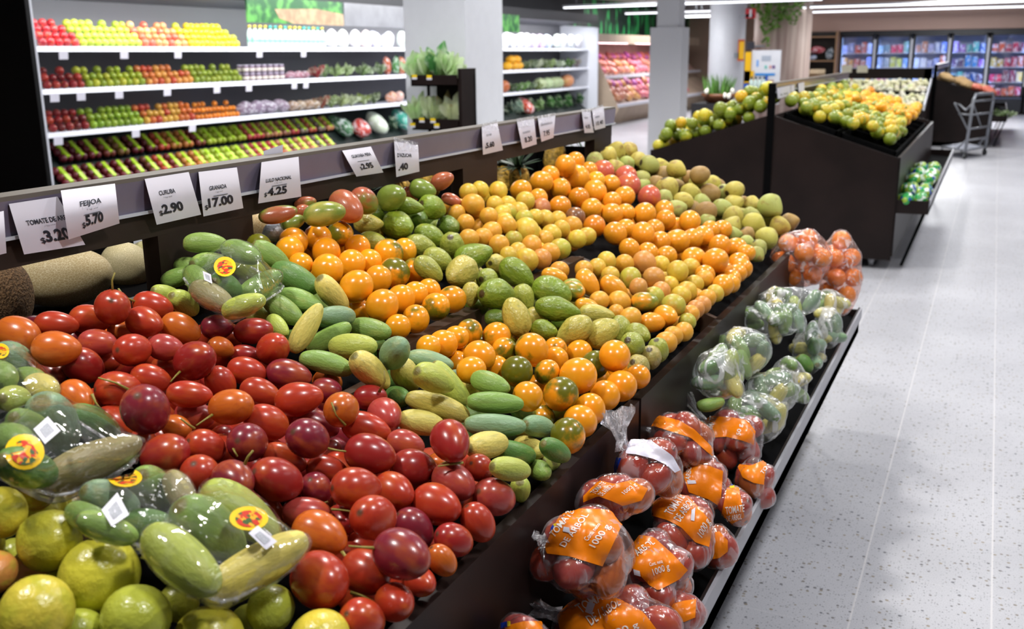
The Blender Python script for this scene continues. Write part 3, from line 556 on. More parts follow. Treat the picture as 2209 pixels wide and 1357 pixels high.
for k, s in PACKS.items(): add_fruit('cur', 'pack'+k, s, 2.1, base=dict(A=.05, B=.045, C=.055, D=.05, E=.065)[k])
# orientation + start depth
GROW = dict(pas=1.0, per=1.03, man=1.03)
vis = list(FR)
for pl in sorted(set(f.pile for f in FR if not f.pile.startswith('pack') and f.kind not in ('man',) and f.pile != 'pomegranate')):
    mem = [f for f in vis if f.pile == pl]; step = np.mean([f.L+f.Wd for f in mem])/2*.55        # deeper fruit that shows through the gaps
    xs = [f.x for f in mem]; ys = [f.y for f in mem]
    for gy in np.arange(min(ys), max(ys), step):
        for gx in np.arange(min(xs), max(xs), step):
            x = gx+rnd.uniform(-.3, .3)*step; y = gy+rnd.uniform(-.3, .3)*step
            if any(math.hypot(x-f.x, y-f.y) < .40*(f.L+f.Wd)/2*1.02 for f in FR): continue
            near = [f for f in mem if math.hypot(x-f.x, y-f.y) < 1.15*(f.L+f.Wd)/2]
            if len(near) < 3: continue
            ang = [math.atan2(f.y-y, f.x-x) for f in near]; ang.sort(); gaps = [(ang[(i+1) % len(ang)]-ang[i]) % 6.283 for i in range(len(ang))]
            if max(gaps) > 2.6: continue
            q = near[0]; f = Fr(); f.kind = q.kind; f.pile = pl; f.x = x; f.y = y; f.L = q.L*.92; f.Wd = q.Wd*.92; f.ang = rnd.uniform(-1, 1); f.c = rnd.choice(near).c; f.h = -.045; f.asp = q.asp; f.fixed = None; FR.append(f)
nF = len(FR); OFFS = dict(tam=[-.5, 0, .5], cur=[-1, -.5, 0, .5, 1], gua=[-.5, 0, .5], man=[-.5, 0, .5])
for f in FR:
    c = np.array([f.x-CX, f.y-CY, F]); f.k = np.linalg.norm(c); f.u = R_WC @ (c/f.k)
    p = onheap(f.x, f.y, 0.0); f.s0 = np.linalg.norm(p-CAM)
    f.L *= GROW.get(f.kind, 1.06); f.Wd *= GROW.get(f.kind, 1.06); r0 = f.Wd*f.s0/f.k/2
    f.s0 = min(f.s0, (-1.485+r0)/f.u[0], (4.23-r0)/f.u[1])            # keep clear of the ridge board and the far end
    f.s0 -= f.h/abs(f.u @ PN); f.s = f.s0
    f.w = f.Wd*f.s/f.k; l = f.L*f.s/f.k
    ap = f.L/f.Wd; A = max(f.asp, ap); f.l = A*f.w
    cc = min(1, max(.0, (ap*ap-1)/max(1e-6, A*A-1)))
    ct = math.sqrt(cc); st = math.sqrt(1-cc)*(1 if rnd.random() < .5 else -1)
    rt = R_WC @ np.array([1., 0, 0]); rt -= f.u*(rt @ f.u); rt /= np.linalg.norm(rt); dn = np.cross(f.u, rt)
    if (R_WC @ np.array([0, 1., 0])) @ dn < 0: dn = -dn
    f.ax = ct*(math.cos(f.ang)*rt + math.sin(f.ang)*dn) - st*f.u
    offs = OFFS.get(f.kind, [0]); f.off = [o*(f.l-f.w)/2*1.0 for o in offs]
    f.r = f.w/2*1.0
pairs = []
for i in range(nF):
    for j in range(i):
        a, b = FR[i], FR[j]
        if math.hypot(a.x-b.x, a.y-b.y) < (a.L+b.L)*.62: pairs.append((i, j))
for it in range(130):
    mv = np.zeros(nF); cnt = np.zeros(nF)
    for i, j in pairs:
        a, b = FR[i], FR[j]; best = 0
        pa = CAM + a.u*a.s; pb = CAM + b.u*b.s
        R = (a.r+b.r)*1.0
        for oa in a.off:
            qa = pa + a.ax*oa
            for ob in b.off:
                d = np.linalg.norm(qa - pb - b.ax*ob)
                if R-d > best: best = R-d
        if best > 1e-4:
            fr, bk = (i, j) if (a.s - 1.5*a.h) < (b.s - 1.5*b.h) else (j, i)
            mv[fr] -= best*.45; mv[bk] += best*.45; cnt[fr] += 1; cnt[bk] += 1
    for i in range(nF):
        f = FR[i]
        f.s += mv[i]/max(1, cnt[i]**.5)
        f.s = min(max(f.s, f.s0-.065), f.s0+.15)
for f in FR:
    g = f.s/f.s0; f.p = CAM + f.u*f.s; f.w *= g; f.l *= g

# meshes (unit: length along z from -1 to 1, radius 1)
def prof(fn, n=15): return [(max(1e-5, fn(t)), t) for t in [-math.cos(math.pi*i/(n-1)) for i in range(n)]]
def fmesh(name, fn, seg=22, mod=None, n=15):
    return MB().lathe(prof(fn, n), seg, fn=mod).mesh(name)
def sq(t): return math.sqrt(max(0, 1-t*t))
def wob(a, ph, k=2): return lambda v, t: Vector((v.x*(1+a*math.cos(k*t+ph)), v.y*(1+a*math.cos(k*t+ph)), v.z))
def ridge(a, k, sc=1): return lambda v, t: Vector((v.x*(1+a*math.cos(k*t)), v.y*(1+a*math.cos(k*t)), v.z))
def bend(b): return lambda v, t: Vector((v.x + b*(v.z*v.z-.4), v.y, v.z))
MESH = dict(
    tam=[fmesh('tree_tomato', lambda t: sq(t)**.95*(1-.10*t)*(1-.06*max(0, t)**2)),
         fmesh('tree_tomato', lambda t: sq(t)**1.02*(1-.14*t)+(.05*max(0, t-.85)*6 if t < .999 else 0)), fmesh('tree_tomato', lambda t: sq(t)**.9*(1-.04*t), mod=wob(.03, 1))],
    cur=[fmesh('curuba', lambda t: sq(t)**.8*(1-.05*t)), fmesh('curuba', lambda t: sq(t)**.72*(1-.1*t), mod=bend(.18)), fmesh('curuba', lambda t: sq(t)**.9*(1-.14*t), mod=wob(.05, 1, 3)), fmesh('curuba', lambda t: sq(t)**.78, mod=bend(-.14))],
    lul=[fmesh('lulo', lambda t: sq(t)), fmesh('lulo', lambda t: sq(t)**.93, mod=wob(.02, .5)), fmesh('lulo', lambda t: sq(t)**1.03*(1-.05*t))],
    gua=[fmesh('guava', lambda t: sq(t)*(1-.30*t)*1.02, mod=ridge(.03, 6)), fmesh('guava', lambda t: sq(t)**.95*(1-.42*max(0, t)), mod=wob(.03, 2)), fmesh('guava', lambda t: sq(t)*(1-.12*t), mod=ridge(.04, 7))],
    man=[fmesh('mango', lambda t: sq(t)**.92*(1-.1*t), mod=lambda v, t: Vector((v.x+.1*v.z*v.z, v.y*.92, v.z))), fmesh('mango', lambda t: sq(t)*(1-.16*t), mod=lambda v, t: Vector((v.x-.1*v.z, v.y*.94, v.z)))],
    pea=[fmesh('peach', lambda t: sq(t)**.94, mod=lambda v, t: Vector((v.x*(1-.07*math.exp(-(t/.35)**2) if t < 3 else 1), v.y, v.z))), fmesh('peach', lambda t: sq(t)*(1+.04*t)), fmesh('peach', lambda t: sq(t)**.97*(1-.06*t))],
    gra=[fmesh('granadilla', lambda t: sq(t)**.95), fmesh('granadilla', lambda t: sq(t)*(1-.05*t)), fmesh('granadilla', lambda t: sq(t)**.9, mod=wob(.02, 1, 3))],
    per=[fmesh('pear', lambda t: sq(t)*(1-.28*t)*1.0, mod=wob(.03, 1, 3)), fmesh('pear', lambda t: sq(t)**.9*(1-.1*t), mod=wob(.04, 2, 2)), fmesh('pear', lambda t: sq(t)*(1-.4*max(0, t)), mod=wob(.03, 0, 3))],
    pas=[fmesh('passion_fruit', lambda t: sq(t)**.96, mod=wob(.015, 1, 3), seg=28, n=19), fmesh('passion_fruit', lambda t: sq(t)*(1-.05*t), mod=wob(.02, 2, 4), seg=28, n=19)])
for k, L in MESH.items():
    for me in L: me.materials.append(FM[k])
NAME = dict(tam='tree_tomato', cur='curuba', lul='lulo', gua='guava', man='mango', pea='peach', gra='granadilla', per='pear', pas='passion_fruit')
def rot_to(ax, roll=0.): return Vector(ax).to_track_quat('Z', 'Y').to_matrix().to_4x4() @ Matrix.Rotation(roll, 4, 'Z')
def put(kind, p, ax, w_, l_, color, alpha=0., v=None, name=None):
    me = MESH[kind][rnd.randrange(len(MESH[kind])) if v is None else v]
    o = bpy.data.objects.new(name or NAME[kind], me); C.objects.link(o)
    o.matrix_world = Matrix.Translation(p) @ rot_to(ax, rnd.uniform(0, 6.28)) @ Matrix.Diagonal((w_/2, w_/2, l_/2, 1))
    o.color = (*color, alpha); return o
def jit(c, a=.08):
    k = 1+rnd.uniform(-a, a); return tuple(min(1, max(0, x*k*(1+rnd.uniform(-a, a)*.5))) for x in c)
for f in FR:
    al = 0.
    if f.kind == 'lul':
        al = float(f.c); col = lin('ee9816'); f.word = 'half green' if al >= .5 else 'green flushed' if al >= .25 else 'orange'
    elif f.kind == 'man':
        al = float(f.c); small = f.pile == 'small mango'; col = lin('e59a22' if small else ('a85a3a' if al < .6 else 'a9a04a'))
        f.word = ('green tinged' if al > .4 else 'orange') if small else ('green' if al > .6 else 'green and red' if al > .3 else 'red brown')
    else:
        col = lin(COL[f.kind][f.c]); f.word = WORD[f.kind][f.c]
    ax = f.ax
    if f.kind in ('lul', 'pea', 'gra', 'per', 'pas'):
        ax = nrs.normal(size=3); ax[2] *= .6; ax = ax/np.linalg.norm(ax)
        if f.kind == 'per': ax = f.ax*.8 + ax*.4
    f.o = put(f.kind, f.p, ax, f.w, f.l, jit(col), al)
    f.axw = ax
    if f.pile == 'pomegranate': f.o.name = 'pomegranate'
# labels: ranked inside each heap from the aisle edge and from the near end of the stand
piles = {}
for f in FR: piles.setdefault(f.pile, []).append(f)
NOUN = {'lulo on the upper tier': 'lulo', 'lulo on the lower tier': 'lulo', 'mango by the ridge board': 'mango', 'peach on the upper tier': 'peach', 'peach on the lower tier': 'peach'}
WHERE = {'lulo on the upper tier': ', upper tier', 'lulo on the lower tier': ', lower tier', 'mango by the ridge board': '', 'peach on the upper tier': ', upper tier', 'peach on the lower tier': ', lower tier'}
CATS = dict(tam='tree tomato', cur='curuba', lul='lulo', gua='guava', man='mango', pea='peach', gra='granadilla', per='pear', pas='passion fruit')
for pl, L in piles.items():
    if pl.startswith('pack'): continue
    step = .075
    rows = {}
    for f in L: rows.setdefault(int((-.6-f.p[0])/step), []).append(f)
    for ri, rk in enumerate(sorted(rows)):
        for k, f in enumerate(sorted(rows[rk], key=lambda f: f.p[1])):
            tag(f.o, '%s %s%s, %s from near end, row %d above the aisle board' % (f.word, NOUN.get(pl, pl), WHERE.get(pl, ''), ordw(k+1), ri+1),
                'pomegranate' if pl == 'pomegranate' else CATS[f.kind], 'loose %s heap' % pl)
# stems and calyxes on some tree tomatoes: (pixel of the fruit) -> stem end pixel
def stem_on(px, py, pts, r=.0016):
    f = min((g for g in FR if g.kind == 'tam'), key=lambda g: math.hypot(g.x-px, g.y-py))
    Mi = f.o.matrix_world.inverted(); L = []
    for i, (x, y, dz) in enumerate(pts):
        c = np.array([x-CX, y-CY, F]); u = R_WC @ (c/np.linalg.norm(c)); L.append(Vector(CAM + u*(f.s-f.w*.5*dz)))
    m = MB(); m.tube([Mi @ p for p in L], [r*1.5/(f.w/2), r/(f.w/2)] + [r*.9/(f.w/2)]*(len(L)-2) if len(L) > 2 else [r*1.4/(f.w/2), r/(f.w/2)], 6)
    link('stem', m.mesh('stem'), STEM, f.o)
for a in ((243, 665, [(243, 634, .5), (242, 605, .6), (248, 588, .7)]), (330, 660, [(290, 650, .5), (268, 640, .6), (255, 622, .6)]), (256, 840, [(280, 842, 1.05), (250, 826, 1.2), (212, 815, 1.25)]),
          (165, 858, [(198, 850, .8), (206, 868, 1.), (219, 885, 1.1)]), (422, 777, [(388, 802, .5), (378, 812, .7), (368, 824, .9)]), (499, 878, [(458, 895, .4), (444, 904, .6), (424, 918, .9)]),
          (444, 965, [(420, 925, .5), (405, 915, .7), (390, 903, .9)]), (504, 1037, [(528, 1002, .6), (535, 985, .8), (546, 972, 1.)]), (690, 1153, [(738, 1190, .7), (756, 1215, 1.), (781, 1253, 1.5)]),
          (536, 955, [(508, 976, .85), (503, 968, 1.2), (512, 985, 1.3)]), (737, 884, [(745, 918, .9), (725, 895, 1.2), (715, 868, 1.4)]), (707, 825, [(704, 820, 1.1), (700, 790, 1.3), (698, 762, 1.5)]),
          (799, 858, [(818, 846, 1.0), (830, 822, 1.3), (829, 800, 1.5)]), (666, 947, [(708, 968, .4), (728, 972, .5), (746, 974, .6)]), (682, 1058, [(655, 1075, .5), (680, 1090, 1.), (708, 1083, 1.2)]),
          (662, 1108, [(716, 1099, .6), (735, 1100, .7), (756, 1103, .8)]), (868, 1197, [(806, 1182, .2), (775, 1180, .3), (752, 1178, .3)]), (972, 953, [(999, 998, .3), (970, 1002, .5), (945, 1006, .6)]), (790, 1235, [(756, 1278, .6), (780, 1285, .8), (808, 1298, .9)]), (576, 1105, [(618, 1155, .4), (634, 1152, .6), (648, 1149, .8)])):
    stem_on(*a)

# ================================================================== BAGS AND WRAPPED TRAYS
def ico(sub):
    bm = bmesh.new(); bmesh.ops.create_icosphere(bm, subdivisions=sub, radius=1); v = np.array([x.co[:] for x in bm.verts]); f = [tuple(q.index for q in p.verts) for p in bm.faces]; bm.free(); return v, f
ICO4 = ico(5); ICO3 = ico(4)
_nn = nrs.normal(size=(500, 3)); _nn /= np.linalg.norm(_nn, axis=1)[:, None]
def smooth_noise(d, sc, seed):
    r = np.random.RandomState(seed); o = np.zeros(len(d))
    for k in range(7):
        w_ = r.normal(size=3)*sc; o += np.sin(d @ w_ + r.uniform(0, 6.28))
    return o/7
def hull(ells, center, mixu=.5, grow=1.02, wr=.02, seed=1, res=ICO4, wsc=6):
    """star-shaped skin drawn over ellipsoids (centre, 3x3 matrix)"""
    D, fs = res; c0 = np.array(center); ru = np.zeros(len(D)); hs = np.full(len(_nn), -1e9)
    for c, A in ells:
        q = np.array(c)-c0; Ai = np.linalg.inv(A); d = D @ Ai.T; o = -(Ai @ q)
        a = (d*d).sum(1); b = d @ o; cc = o @ o - 1; disc = b*b - a*cc
        t = np.where(disc > 0, (-b + np.sqrt(np.maximum(disc, 0)))/a, 0); ru = np.maximum(ru, t)
        hs = np.maximum(hs, _nn @ q + np.linalg.norm(_nn @ A, axis=1))
    dn = D @ _nn.T; rh = np.where(dn > .05, hs[None]/np.maximum(dn, .05), 1e9).min(1)
    r = np.maximum(ru, rh*(1-mixu) + np.maximum(ru, rh*.78)*mixu)*grow
    fold = np.abs(smooth_noise(D, wsc*1.1, seed+3)); fold2 = np.abs(smooth_noise(D, wsc*2.6, seed+5))
    r = r*(1+wr*(smooth_noise(D, wsc*.6, seed)*1.2 - np.exp(-fold*9)*.9 + np.exp(-fold2*12)*.45)); r = np.maximum(r, ru*1.03)
    return c0 + D*r[:, None], fs
def fell(o):                                   # ellipsoid of a placed fruit
    M = o.matrix_world; return np.array(M.translation), np.array(M.to_3x3())*1.03
def bvh_of(vs, fs): return BVHTree.FromPolygons([Vector(v) for v in vs], fs)
def hit(bv, px, py, off, back=None):
    u = R_WC @ np.array([px-CX, py-CY, F]); u /= np.linalg.norm(u)
    h = bv.ray_cast(Vector(CAM), Vector(u))
    if h[0] is None:
        d = np.linalg.norm(back-CAM); h = bv.find_nearest(Vector(CAM+u*d)); return h[0] + h[1]*off
    return h[0] - Vector(u)*off
def cast_grid(name, bv, c, top, bot, mat, parent, nu=22, nv=12, off=.0012):
    def pl(L, u):
        L = np.array(L, float); 
        s = np.concatenate([[0], np.cumsum(np.linalg.norm(np.diff(L, axis=0), axis=1))]); s /= s[-1]
        return np.array([np.interp(u, s, L[:, 0]), np.interp(u, s, L[:, 1])])
    vs = []; fs = []
    for j in range(nv+1):
        for i in range(nu+1):
            p = pl(top, i/nu)*(1-j/nv) + pl(bot, i/nu)*(j/nv); vs.append(hit(bv, p[0], p[1], off, c))
    for j in range(nv):
        for i in range(nu): k = j*(nu+1)+i; fs.append((k, k+1, k+nu+2, k+nu+1))
    return link(name, pydata(name, vs, fs, True), mat, parent)
def cast_text(s, bv, c, quad, mat, parent, off=.0026, bold=.012):
    me, a, _ = text_mesh(s, bold, 1); q = np.array(quad, float); L = []
    for x, y, z in a:
        v = 1-y; p = (q[0]*(1-x)+q[1]*x)*(1-v) + (q[3]*(1-x)+q[2]*x)*v; L.append(hit(bv, p[0], p[1], off, c))
    set_co(me, L); return link('lettering', me, mat, parent)
def cast_disc(name, bv, c, x, y, d, mat, parent, off=.0016, sq_=1.0):
    vs = [hit(bv, x, y, off, c)]; fs = []; n = 20
    for r in (.5, 1.):
        for k in range(n):
            t = 6.2832*k/n; vs.append(hit(bv, x+d/2*r*math.cos(t), y+d/2*r*sq_*math.sin(t), off, c))
    for k in range(n):
        fs.append((0, 1+k, 1+(k+1) % n)); fs.append((1+k, 1+n+k, 1+n+(k+1) % n, 1+(k+1) % n))
    return link(name, pydata(name, vs, fs, True), mat, parent)
def knot(px, py, base, parent, size, seed):
    """crumpled gathered end of a bag, fanning out from where it leaves the bag"""
    r = np.random.RandomState(seed); tip = CAM + (R_WC @ np.array([px-CX, py-CY, F])/F)*np.linalg.norm(base-CAM)/np.linalg.norm([px-CX, py-CY, F])*F
    ax = tip-base; L = np.linalg.norm(ax); ax /= L; a = np.cross(ax, [.3, .2, 1]); a /= np.linalg.norm(a); b = np.cross(ax, a); vs = []; fs = []; n = 22
    R = [.014, .008, .012, .022, .028]
    for j in range(5):
        for k in range(n):
            t = 6.2832*k/n; q = R[j]*size*(1+.45*math.sin(5*t+seed)*(j > 0)+.25*math.sin(9*t+j)); q *= 1+r.uniform(-.2, .2)*(j > 1)
            vs.append(base + ax*(L*1.25*j/4 + r.uniform(-.006, .006)*(j > 2)) + (a*math.cos(t)+b*math.sin(t)*.6)*q)
    for j in range(4):
        for k in range(n): fs.append((j*n+k, j*n+(k+1) % n, (j+1)*n+(k+1) % n, (j+1)*n+k))
    link('tied_neck', pydata('tied_neck', vs, fs, True), FILM_K, parent)
def fill_bag(px, py, wpx, hpx, X, n, kind, size, asp, cols, tilt=0., dep=.06, air_=.97):
    c = onx(px, py, X); s = np.linalg.norm(c-CAM); k = np.linalg.norm([px-CX, py-CY, F]); u = (c-CAM)/s
    rt = R_WC @ np.array([1., 0, 0]); rt -= u*(rt @ u); rt /= np.linalg.norm(rt); dn = np.cross(u, rt); dn *= np.sign((R_WC @ np.array([0, 1., 0])) @ dn)
    ct, st = math.cos(tilt), math.sin(tilt); rt, dn = ct*rt+st*dn, -st*rt+ct*dn
    a = wpx/2*s/k; b = hpx/2*s/k; r = size/2; lim = np.array([max(a-r*1.0, .004), max(b-r*1.0, .004), max(dep-r, .004)])
    P = nrs.uniform(-1, 1, (n, 3))*lim
    for it in range(80):
        for i in range(n):
            for j in range(i):
                d = P[i]-P[j]; l = np.linalg.norm(d)+1e-6
                if l < 2*r*1.1: q = d/l*(2*r*1.1-l)*.5; P[i] += q; P[j] -= q
        q = np.linalg.norm(P/lim, axis=1); q = np.maximum(q, 1); P /= (1+(q-1)*.6)[:, None]
    out = []
    for i in range(n):
        p = c + rt*P[i][0] + dn*P[i][1] + u*P[i][2]
        ax = nrs.normal(size=3); ax -= u*(ax @ u)*.6; ax /= np.linalg.norm(ax)
        out.append((p, ax, lin(COL[kind][rnd.choice(cols)])))
    return c, out, (c, np.stack([rt*a*air_, dn*b*air_, u*dep*.9*air_], 1))
def bag(name, px, py, wpx, hpx, X, n, kind, size, asp, cols, film, label, cat, group, inside, seed, tilt=0., panels=(), texts=(), tips=(), stickers=(), neck=None, wr=.06, mixu=.8, dep=.07, air_=.9):
    c, items, air = fill_bag(px, py, wpx, hpx, X, n, kind, size, asp, cols, tilt, dep, air_)
    L = []
    items.sort(key=lambda q: q[0][1])
    for i, (p, ax, col) in enumerate(items):
        o = put(kind, p, ax, size, size*asp, jit(col)); L.append(o)
        tag(o, '%s in %s, %s from its near side' % (CATS[kind], inside, ordw(i+1)), CATS[kind], 'fruit in %s' % inside)
    r = empty(name); vs, fs = hull([fell(o) for o in L] + [air], air[0], mixu, 1.03, wr, seed)
    link('film', pydata('bag_film', vs, fs, True), film, r); bv = bvh_of(vs, fs); c = np.mean(vs, 0)
    for top, bot, mt in panels: cast_grid('printed_panel', bv, c, top, bot, mt, r)
    for s, quad in texts: cast_text(s, bv, c, quad, TEXTW, r)
    for top, bot, mt in tips: cast_grid('printed_tip', bv, c, top, bot, mt, r, 4, 3, .0018)
    for top, bot in stickers: cast_grid('sticker', bv, c, top, bot, PAPER, r, 4, 4, .0032)
    if neck: b = hit(bv, neck[0], neck[1], -.004, c); knot(neck[2], neck[3], np.array(b), r, neck[4], seed)
    place(r, vs.min(0)*[0, 0, 1] + c*[1, 1, 0]); tag(r, label, cat, group); return r
def tb(px, py, w_, h_, X, n, label, inside, seed, **k):
    return bag('tomato_bag', px, py, w_, h_, X, n+2, 'tam', .062, 1.25, 'rrop', FILM, label, 'bag of fruit', 'printed bags of tree tomatoes in the lower tray', inside, seed, **k)
O, B_, Y_ = ORANGE, BLUE, YELLOW
WH = plain('white_print_panel', 'e3e0ee', .35, bump=.3, scale=25)
IN, OUT = -.575, -.485
tb(1262, 1192, 232, 190, IN+.01, 7, 'big flat orange bag reading TOMATE DE ARBOL 1000 g, by the board', 'the flat orange 1000 g bag', 1,
   panels=[([(1174, 1180), (1214, 1096), (1290, 1098), (1356, 1102)], [(1180, 1194), (1228, 1200), (1280, 1216), (1300, 1222)], O)],
   texts=[('TOMATE', [(1184, 1150), (1226, 1098), (1240, 1103), (1195, 1161)]), ('DE ARBOL', [(1206, 1175), (1258, 1106), (1271, 1110), (1219, 1181)]), ('Cont. neto', [(1258, 1162), (1288, 1128), (1296, 1130), (1268, 1168)]), ('1000 g', [(1270, 1176), (1304, 1130), (1322, 1136), (1288, 1184)])],
   stickers=[([(1216, 1136), (1228, 1138)], [(1214, 1146), (1230, 1150)])], tips=[([(1188, 1138), (1194, 1130)], [(1188, 1146), (1196, 1136)], B_), ([(1193, 1131), (1199, 1128)], [(1195, 1138), (1200, 1132)], Y_)], neck=(1180, 1160, 1164, 1168, .9))
tb(1412, 1238, 156, 172, OUT-.02, 6, 'orange bag with a small white sticker, bulging beside the flat orange bag', 'the bulging orange bag', 2,
   panels=[([(1342, 1196), (1366, 1152), (1410, 1158), (1450, 1194), (1484, 1230)], [(1344, 1212), (1370, 1230), (1400, 1262), (1420, 1274), (1466, 1250)], O)],
   texts=[('DE', [(1346, 1204), (1362, 1194), (1368, 1202), (1352, 1212)]), ('ARBOL', [(1366, 1188), (1404, 1162), (1414, 1172), (1376, 1200)]), ('Cont. neto', [(1400, 1214), (1428, 1206), (1430, 1214), (1402, 1222)]), ('1000 g', [(1406, 1228), (1442, 1214), (1446, 1232), (1412, 1246)])], stickers=[([(1366, 1228), (1380, 1232)], [(1368, 1240), (1382, 1244)])])
tb(1475, 1148, 142, 170, OUT-.01, 6, 'upright orange bag reading TOMATE DE ARBOL near the middle of the orange bags', 'the upright orange bag', 3,
   panels=[([(1404, 1110), (1412, 1072), (1440, 1062), (1486, 1070), (1538, 1130)], [(1406, 1112), (1440, 1122), (1470, 1138), (1500, 1170), (1530, 1180)], O)],
   texts=[('TOMATE', [(1432, 1104), (1462, 1064), (1478, 1072), (1450, 1112)]), ('DE ARBOL', [(1452, 1118), (1486, 1072), (1498, 1082), (1468, 1126)]), ('1000 g', [(1504, 1150), (1522, 1114), (1536, 1130), (1518, 1164)])],
   stickers=[([(1492, 1100), (1500, 1094)], [(1490, 1122), (1498, 1124)])], tips=[([(1394, 1080), (1402, 1078)], [(1398, 1100), (1406, 1094)], B_), ([(1402, 1078), (1407, 1078)], [(1405, 1094), (1409, 1092)], Y_)])
tb(1325, 1074, 150, 84, IN, 5, 'small orange bag squeezed behind the flat orange bag against the board', 'the squeezed orange bag', 4,
   panels=[([(1258, 1070), (1292, 1036), (1326, 1044), (1360, 1036), (1398, 1054)], [(1258, 1084), (1290, 1070), (1322, 1082), (1344, 1092), (1384, 1080)], O)],
   texts=[('TOMATE', [(1272, 1062), (1298, 1038), (1308, 1042), (1284, 1066)]), ('DE ARBOL', [(1288, 1066), (1316, 1044), (1326, 1048), (1300, 1070)]), ('1000 g', [(1340, 1062), (1368, 1040), (1376, 1048), (1350, 1068)])])
tb(1400, 1010, 158, 118, IN+.01, 6, 'clear bag with a white printed band and a tall twisted neck', 'the white banded bag', 5,
   panels=[([(1350, 974), (1360, 946), (1405, 950), (1452, 984), (1468, 1014)], [(1350, 978), (1372, 980), (1410, 990), (1440, 1004), (1456, 1020)], WH)],
   tips=[([(1326, 986), (1340, 988)], [(1320, 1020), (1328, 1022)], B_), ([(1321, 1022), (1330, 1020)], [(1320, 1032), (1330, 1028)], Y_)], neck=(1345, 972, 1330, 900, 1.5))
tb(1466, 950, 154, 112, IN, 6, 'orange bag with a long orange band over red fruit, behind the white banded bag', 'the orange banded bag', 6,
   panels=[([(1394, 910), (1420, 895), (1466, 907), (1498, 926), (1546, 974)], [(1396, 916), (1414, 920), (1452, 932), (1490, 944), (1536, 984)], O)], neck=(1400, 925, 1378, 920, .8))
tb(1575, 946, 150, 124, IN+.04, 6, 'farthest orange bag with a blue corner and a crumpled white neck, next to curuba bags', 'the farthest orange bag', 7,
   panels=[([(1500, 894), (1540, 898), (1580, 900), (1612, 906), (1630, 930)], [(1516, 936), (1540, 944), (1566, 942), (1600, 950), (1626, 960)], O)],
   texts=[('TOMATE', [(1520, 930), (1532, 898), (1546, 902), (1534, 932)]), ('50 g', [(1588, 938), (1592, 914), (1604, 916), (1600, 940)])], tips=[([(1496, 882), (1508, 884)], [(1499, 894), (1512, 897)], B_), ([(1508, 884), (1513, 886)], [(1511, 896), (1516, 896)], Y_)], neck=(1500, 895, 1476, 850, 1.2))
tb(1516, 1046, 100, 112, OUT-.03, 5, 'orange bag with a white strip sticker in the middle of the orange bags', 'the strip stickered bag', 8,
   panels=[([(1464, 994), (1500, 1000), (1530, 1005), (1560, 1016)], [(1486, 1062), (1508, 1070), (1530, 1078), (1554, 1094)], O)],
   texts=[('ARBO', [(1478, 1034), (1482, 1004), (1492, 1006), (1489, 1036)])], stickers=[([(1482, 1036), (1500, 1036)], [(1484, 1044), (1502, 1043)])])
tb(1583, 1090, 60, 90, OUT+.045, 2, 'little orange bag with a blue tip standing against the tray lip', 'the blue tipped bag', 9, mixu=.3, dep=.045,
   panels=[([(1568, 1052), (1580, 1048), (1594, 1052)], [(1556, 1112), (1580, 1130), (1606, 1116)], O)], texts=[('TOMATE', [(1564, 1094), (1606, 1088), (1606, 1104), (1566, 1110)]), ('DE ARBOL', [(1566, 1114), (1602, 1107), (1600, 1120), (1568, 1126)])],
   tips=[([(1574, 1036), (1582, 1036)], [(1574, 1047), (1584, 1046)], B_), ([(1574, 1048), (1584, 1047)], [(1574, 1053), (1584, 1052)], Y_)])
tb(1628, 1040, 72, 118, OUT+.04, 4, 'orange and clear bag with a wine red fruit against the tray lip', 'the bag with a wine red fruit', 10,
   panels=[([(1588, 1000), (1620, 1004), (1654, 990)], [(1602, 1030), (1626, 1042), (1648, 1046)], O)], texts=[('TO', [(1640, 1018), (1650, 1004), (1656, 1010), (1646, 1024)])])
tb(1552, 1182, 48, 80, OUT+.05, 2, 'orange bag wedged low between the upright bag and the tray lip', 'the wedged orange bag', 11, mixu=.3, dep=.045, panels=[([(1536, 1150), (1552, 1146), (1570, 1166)], [(1538, 1206), (1552, 1204), (1570, 1190)], O)])
tb(1332, 1350, 290, 150, -.51, 9, 'front orange bag reading TOMA DE ARB with a crumpled neck toward the board', 'the front orange bag', 12,
   panels=[([(1200, 1324), (1234, 1280), (1290, 1276), (1340, 1294), (1388, 1320), (1416, 1357)], [(1215, 1390), (1250, 1410), (1300, 1420), (1340, 1420), (1380, 1410), (1420, 1390)], O)],
   texts=[('TOMATE', [(1238, 1306), (1312, 1266), (1320, 1282), (1254, 1324)]), ('DE ARBOL', [(1262, 1330), (1334, 1288), (1340, 1304), (1276, 1350)]), ('1000 g', [(1300, 1366), (1374, 1340), (1380, 1356), (1310, 1384)])],
   stickers=[([(1268, 1298), (1284, 1302)], [(1262, 1320), (1276, 1326)])], neck=(1200, 1320, 1136, 1308, 1.5))
tb(1122, 1385, 110, 90, IN-.03, 3, 'nearest orange bag with blue and yellow corner, cut by the frame', 'the nearest cornered bag', 13, panels=[([(1090, 1350), (1130, 1340), (1170, 1340)], [(1090, 1400), (1130, 1410), (1172, 1400)], O)],
   tips=[([(1080, 1344), (1094, 1340)], [(1080, 1356), (1094, 1352)], B_), ([(1094, 1340), (1101, 1340)], [(1094, 1352), (1101, 1350)], Y_)])
tb(1474, 1318, 80, 56, OUT+.045, 2, 'orange bag low by the tray lip beside the front bag', 'the low lip side bag', 14, mixu=.3, dep=.045, panels=[([(1446, 1304), (1474, 1296), (1502, 1292)], [(1456, 1340), (1476, 1342), (1500, 1332)], O)])
def cb(px, py, w_, h_, X, n, label, inside, seed, **k):
    return bag('curuba_bag', px, py, w_, h_, X, n+3, 'cur', .042, 2.0, 'gkbyglby', FILM_G, label, 'bag of fruit', 'clear bags of curubas in the lower tray', inside, seed, wr=.08, air_=.93, **k)
